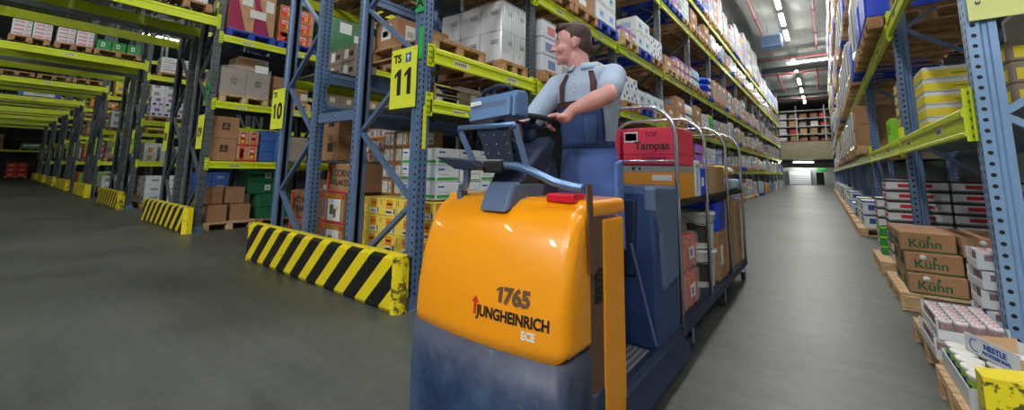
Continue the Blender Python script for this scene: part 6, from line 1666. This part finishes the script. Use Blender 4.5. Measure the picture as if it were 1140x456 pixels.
for k in range(3): b.ell((-1.035, 1.888 - 0.004*k, 1.615-0.045*k), (0.006, 0.004, 0.006), 'white', None, 10)
plink('button', b.mesh('button'))
# overalls
ov = [('loft', [((-1.02, 2.035, 0.93), 0.14, 0.10), ((-1.02, 2.035, 1.03), 0.178, 0.125), ((-1.02, 2.03, 1.10), 0.170, 0.122), ((-1.02, 2.025, 1.18), 0.158, 0.112), ((-1.02, 2.02, 1.24), 0.150, 0.106), ((-1.02, 2.02, 1.265), 0.148, 0.104)])]
for s in (-1, 1):
    ov += [('cap', (-1.02+0.085*s, 2.03, 1.0), 0.100, (-1.02+0.095*s, 2.01, 0.66), 0.080), ('cap', (-1.02+0.095*s, 2.01, 0.66), 0.078, (-1.02+0.10*s, 2.04, 0.30), 0.072)]
plink('overalls', union_mesh('overalls', ov, 0.0075, 'overall', 4))
def wrap_panel(z0, z1, a0, a1, m, name, off=0.008, nz=8, na=12, taper=0.0):
    """cloth panel that follows the shirt's front; angle 0 looks to -y"""
    b = MB()
    prof = [(1.10, 0.172, 0.123, 2.03), (1.18, 0.158, 0.112, 2.025), (1.25, 0.150, 0.106, 2.02), (1.31, 0.162, 0.114, 2.02), (1.42, 0.180, 0.124, 2.01), (1.56, 0.184, 0.115, 2.0), (1.635, 0.128, 0.088, 2.0)]
    def P(z, a):
        for q, r in zip(prof, prof[1:]):
            if q[0] <= z <= r[0]:
                t = (z-q[0])/(r[0]-q[0]); rx, ry, cy = [q[i]+(r[i]-q[i])*t for i in (1, 2, 3)]; break
        return Vector((-1.02 + (rx+off)*math.sin(a), cy - (ry+off)*math.cos(a), z))
    V = [[b.bm.verts.new(P(z0+(z1-z0)*i/nz, (a0+(a1-a0)*j/na)*(1-taper*i/nz))) for j in range(na+1)] for i in range(nz+1)]
    for i in range(nz):
        for j in range(na): b.bm.faces.new((V[i][j], V[i][j+1], V[i+1][j+1], V[i+1][j]))
    b._fin(b.bm.faces[:], m, True)
    bmesh.ops.solidify(b.bm, geom=b.bm.faces[:], thickness=0.004)
    return plink(name, b.mesh(name))
wrap_panel(1.22, 1.46, -1.0, 1.0, 'overall', 'bib', 0.007, taper=0.25)
wrap_panel(1.235, 1.40, 0.18, 0.62, 'overall_lt', 'bib_pocket', 0.012)
wrap_panel(1.435, 1.468, -0.76, 0.76, 'strap', 'bib_band', 0.013, 2)
wrap_panel(1.225, 1.255, -1.5, 1.5, 'overall_lt', 'waistband', 0.006, 2, 20)
wrap_panel(1.45, 1.63, -0.62, -0.42, 'strap', 'brace_strap', 0.012)
wrap_panel(1.45, 1.63, 0.42, 0.62, 'strap', 'brace_strap', 0.012)
b = MB(); b.prism([(1.98, 1.14), (2.05, 1.16), (2.07, 0.70), (1.97, 0.72)], -0.862, -0.838, 'overall_lt', axis='x', bevel=0.006)
plink('side_panel', b.mesh('overall_side_panel'))
for s in (-1, 1):
    b = MB(); b.loft([((-1.02+0.10*s, 2.0, 0.205), 0.046, 0.135), ((-1.02+0.10*s, 2.0, 0.24), 0.048, 0.13), ((-1.02+0.10*s, 2.03, 0.28), 0.044, 0.08), ((-1.02+0.10*s, 2.04, 0.31), 0.045, 0.05)], 'shoe', 20); shoe = plink('shoe', b.mesh('shoe'))
    b = MB(); b.loft([((-1.02+0.10*s, 1.995, 0.2035), 0.050, 0.14), ((-1.02+0.10*s, 1.995, 0.213), 0.050, 0.14)], 'rubber', 20, False); link('sole', b.mesh('sole'), shoe)
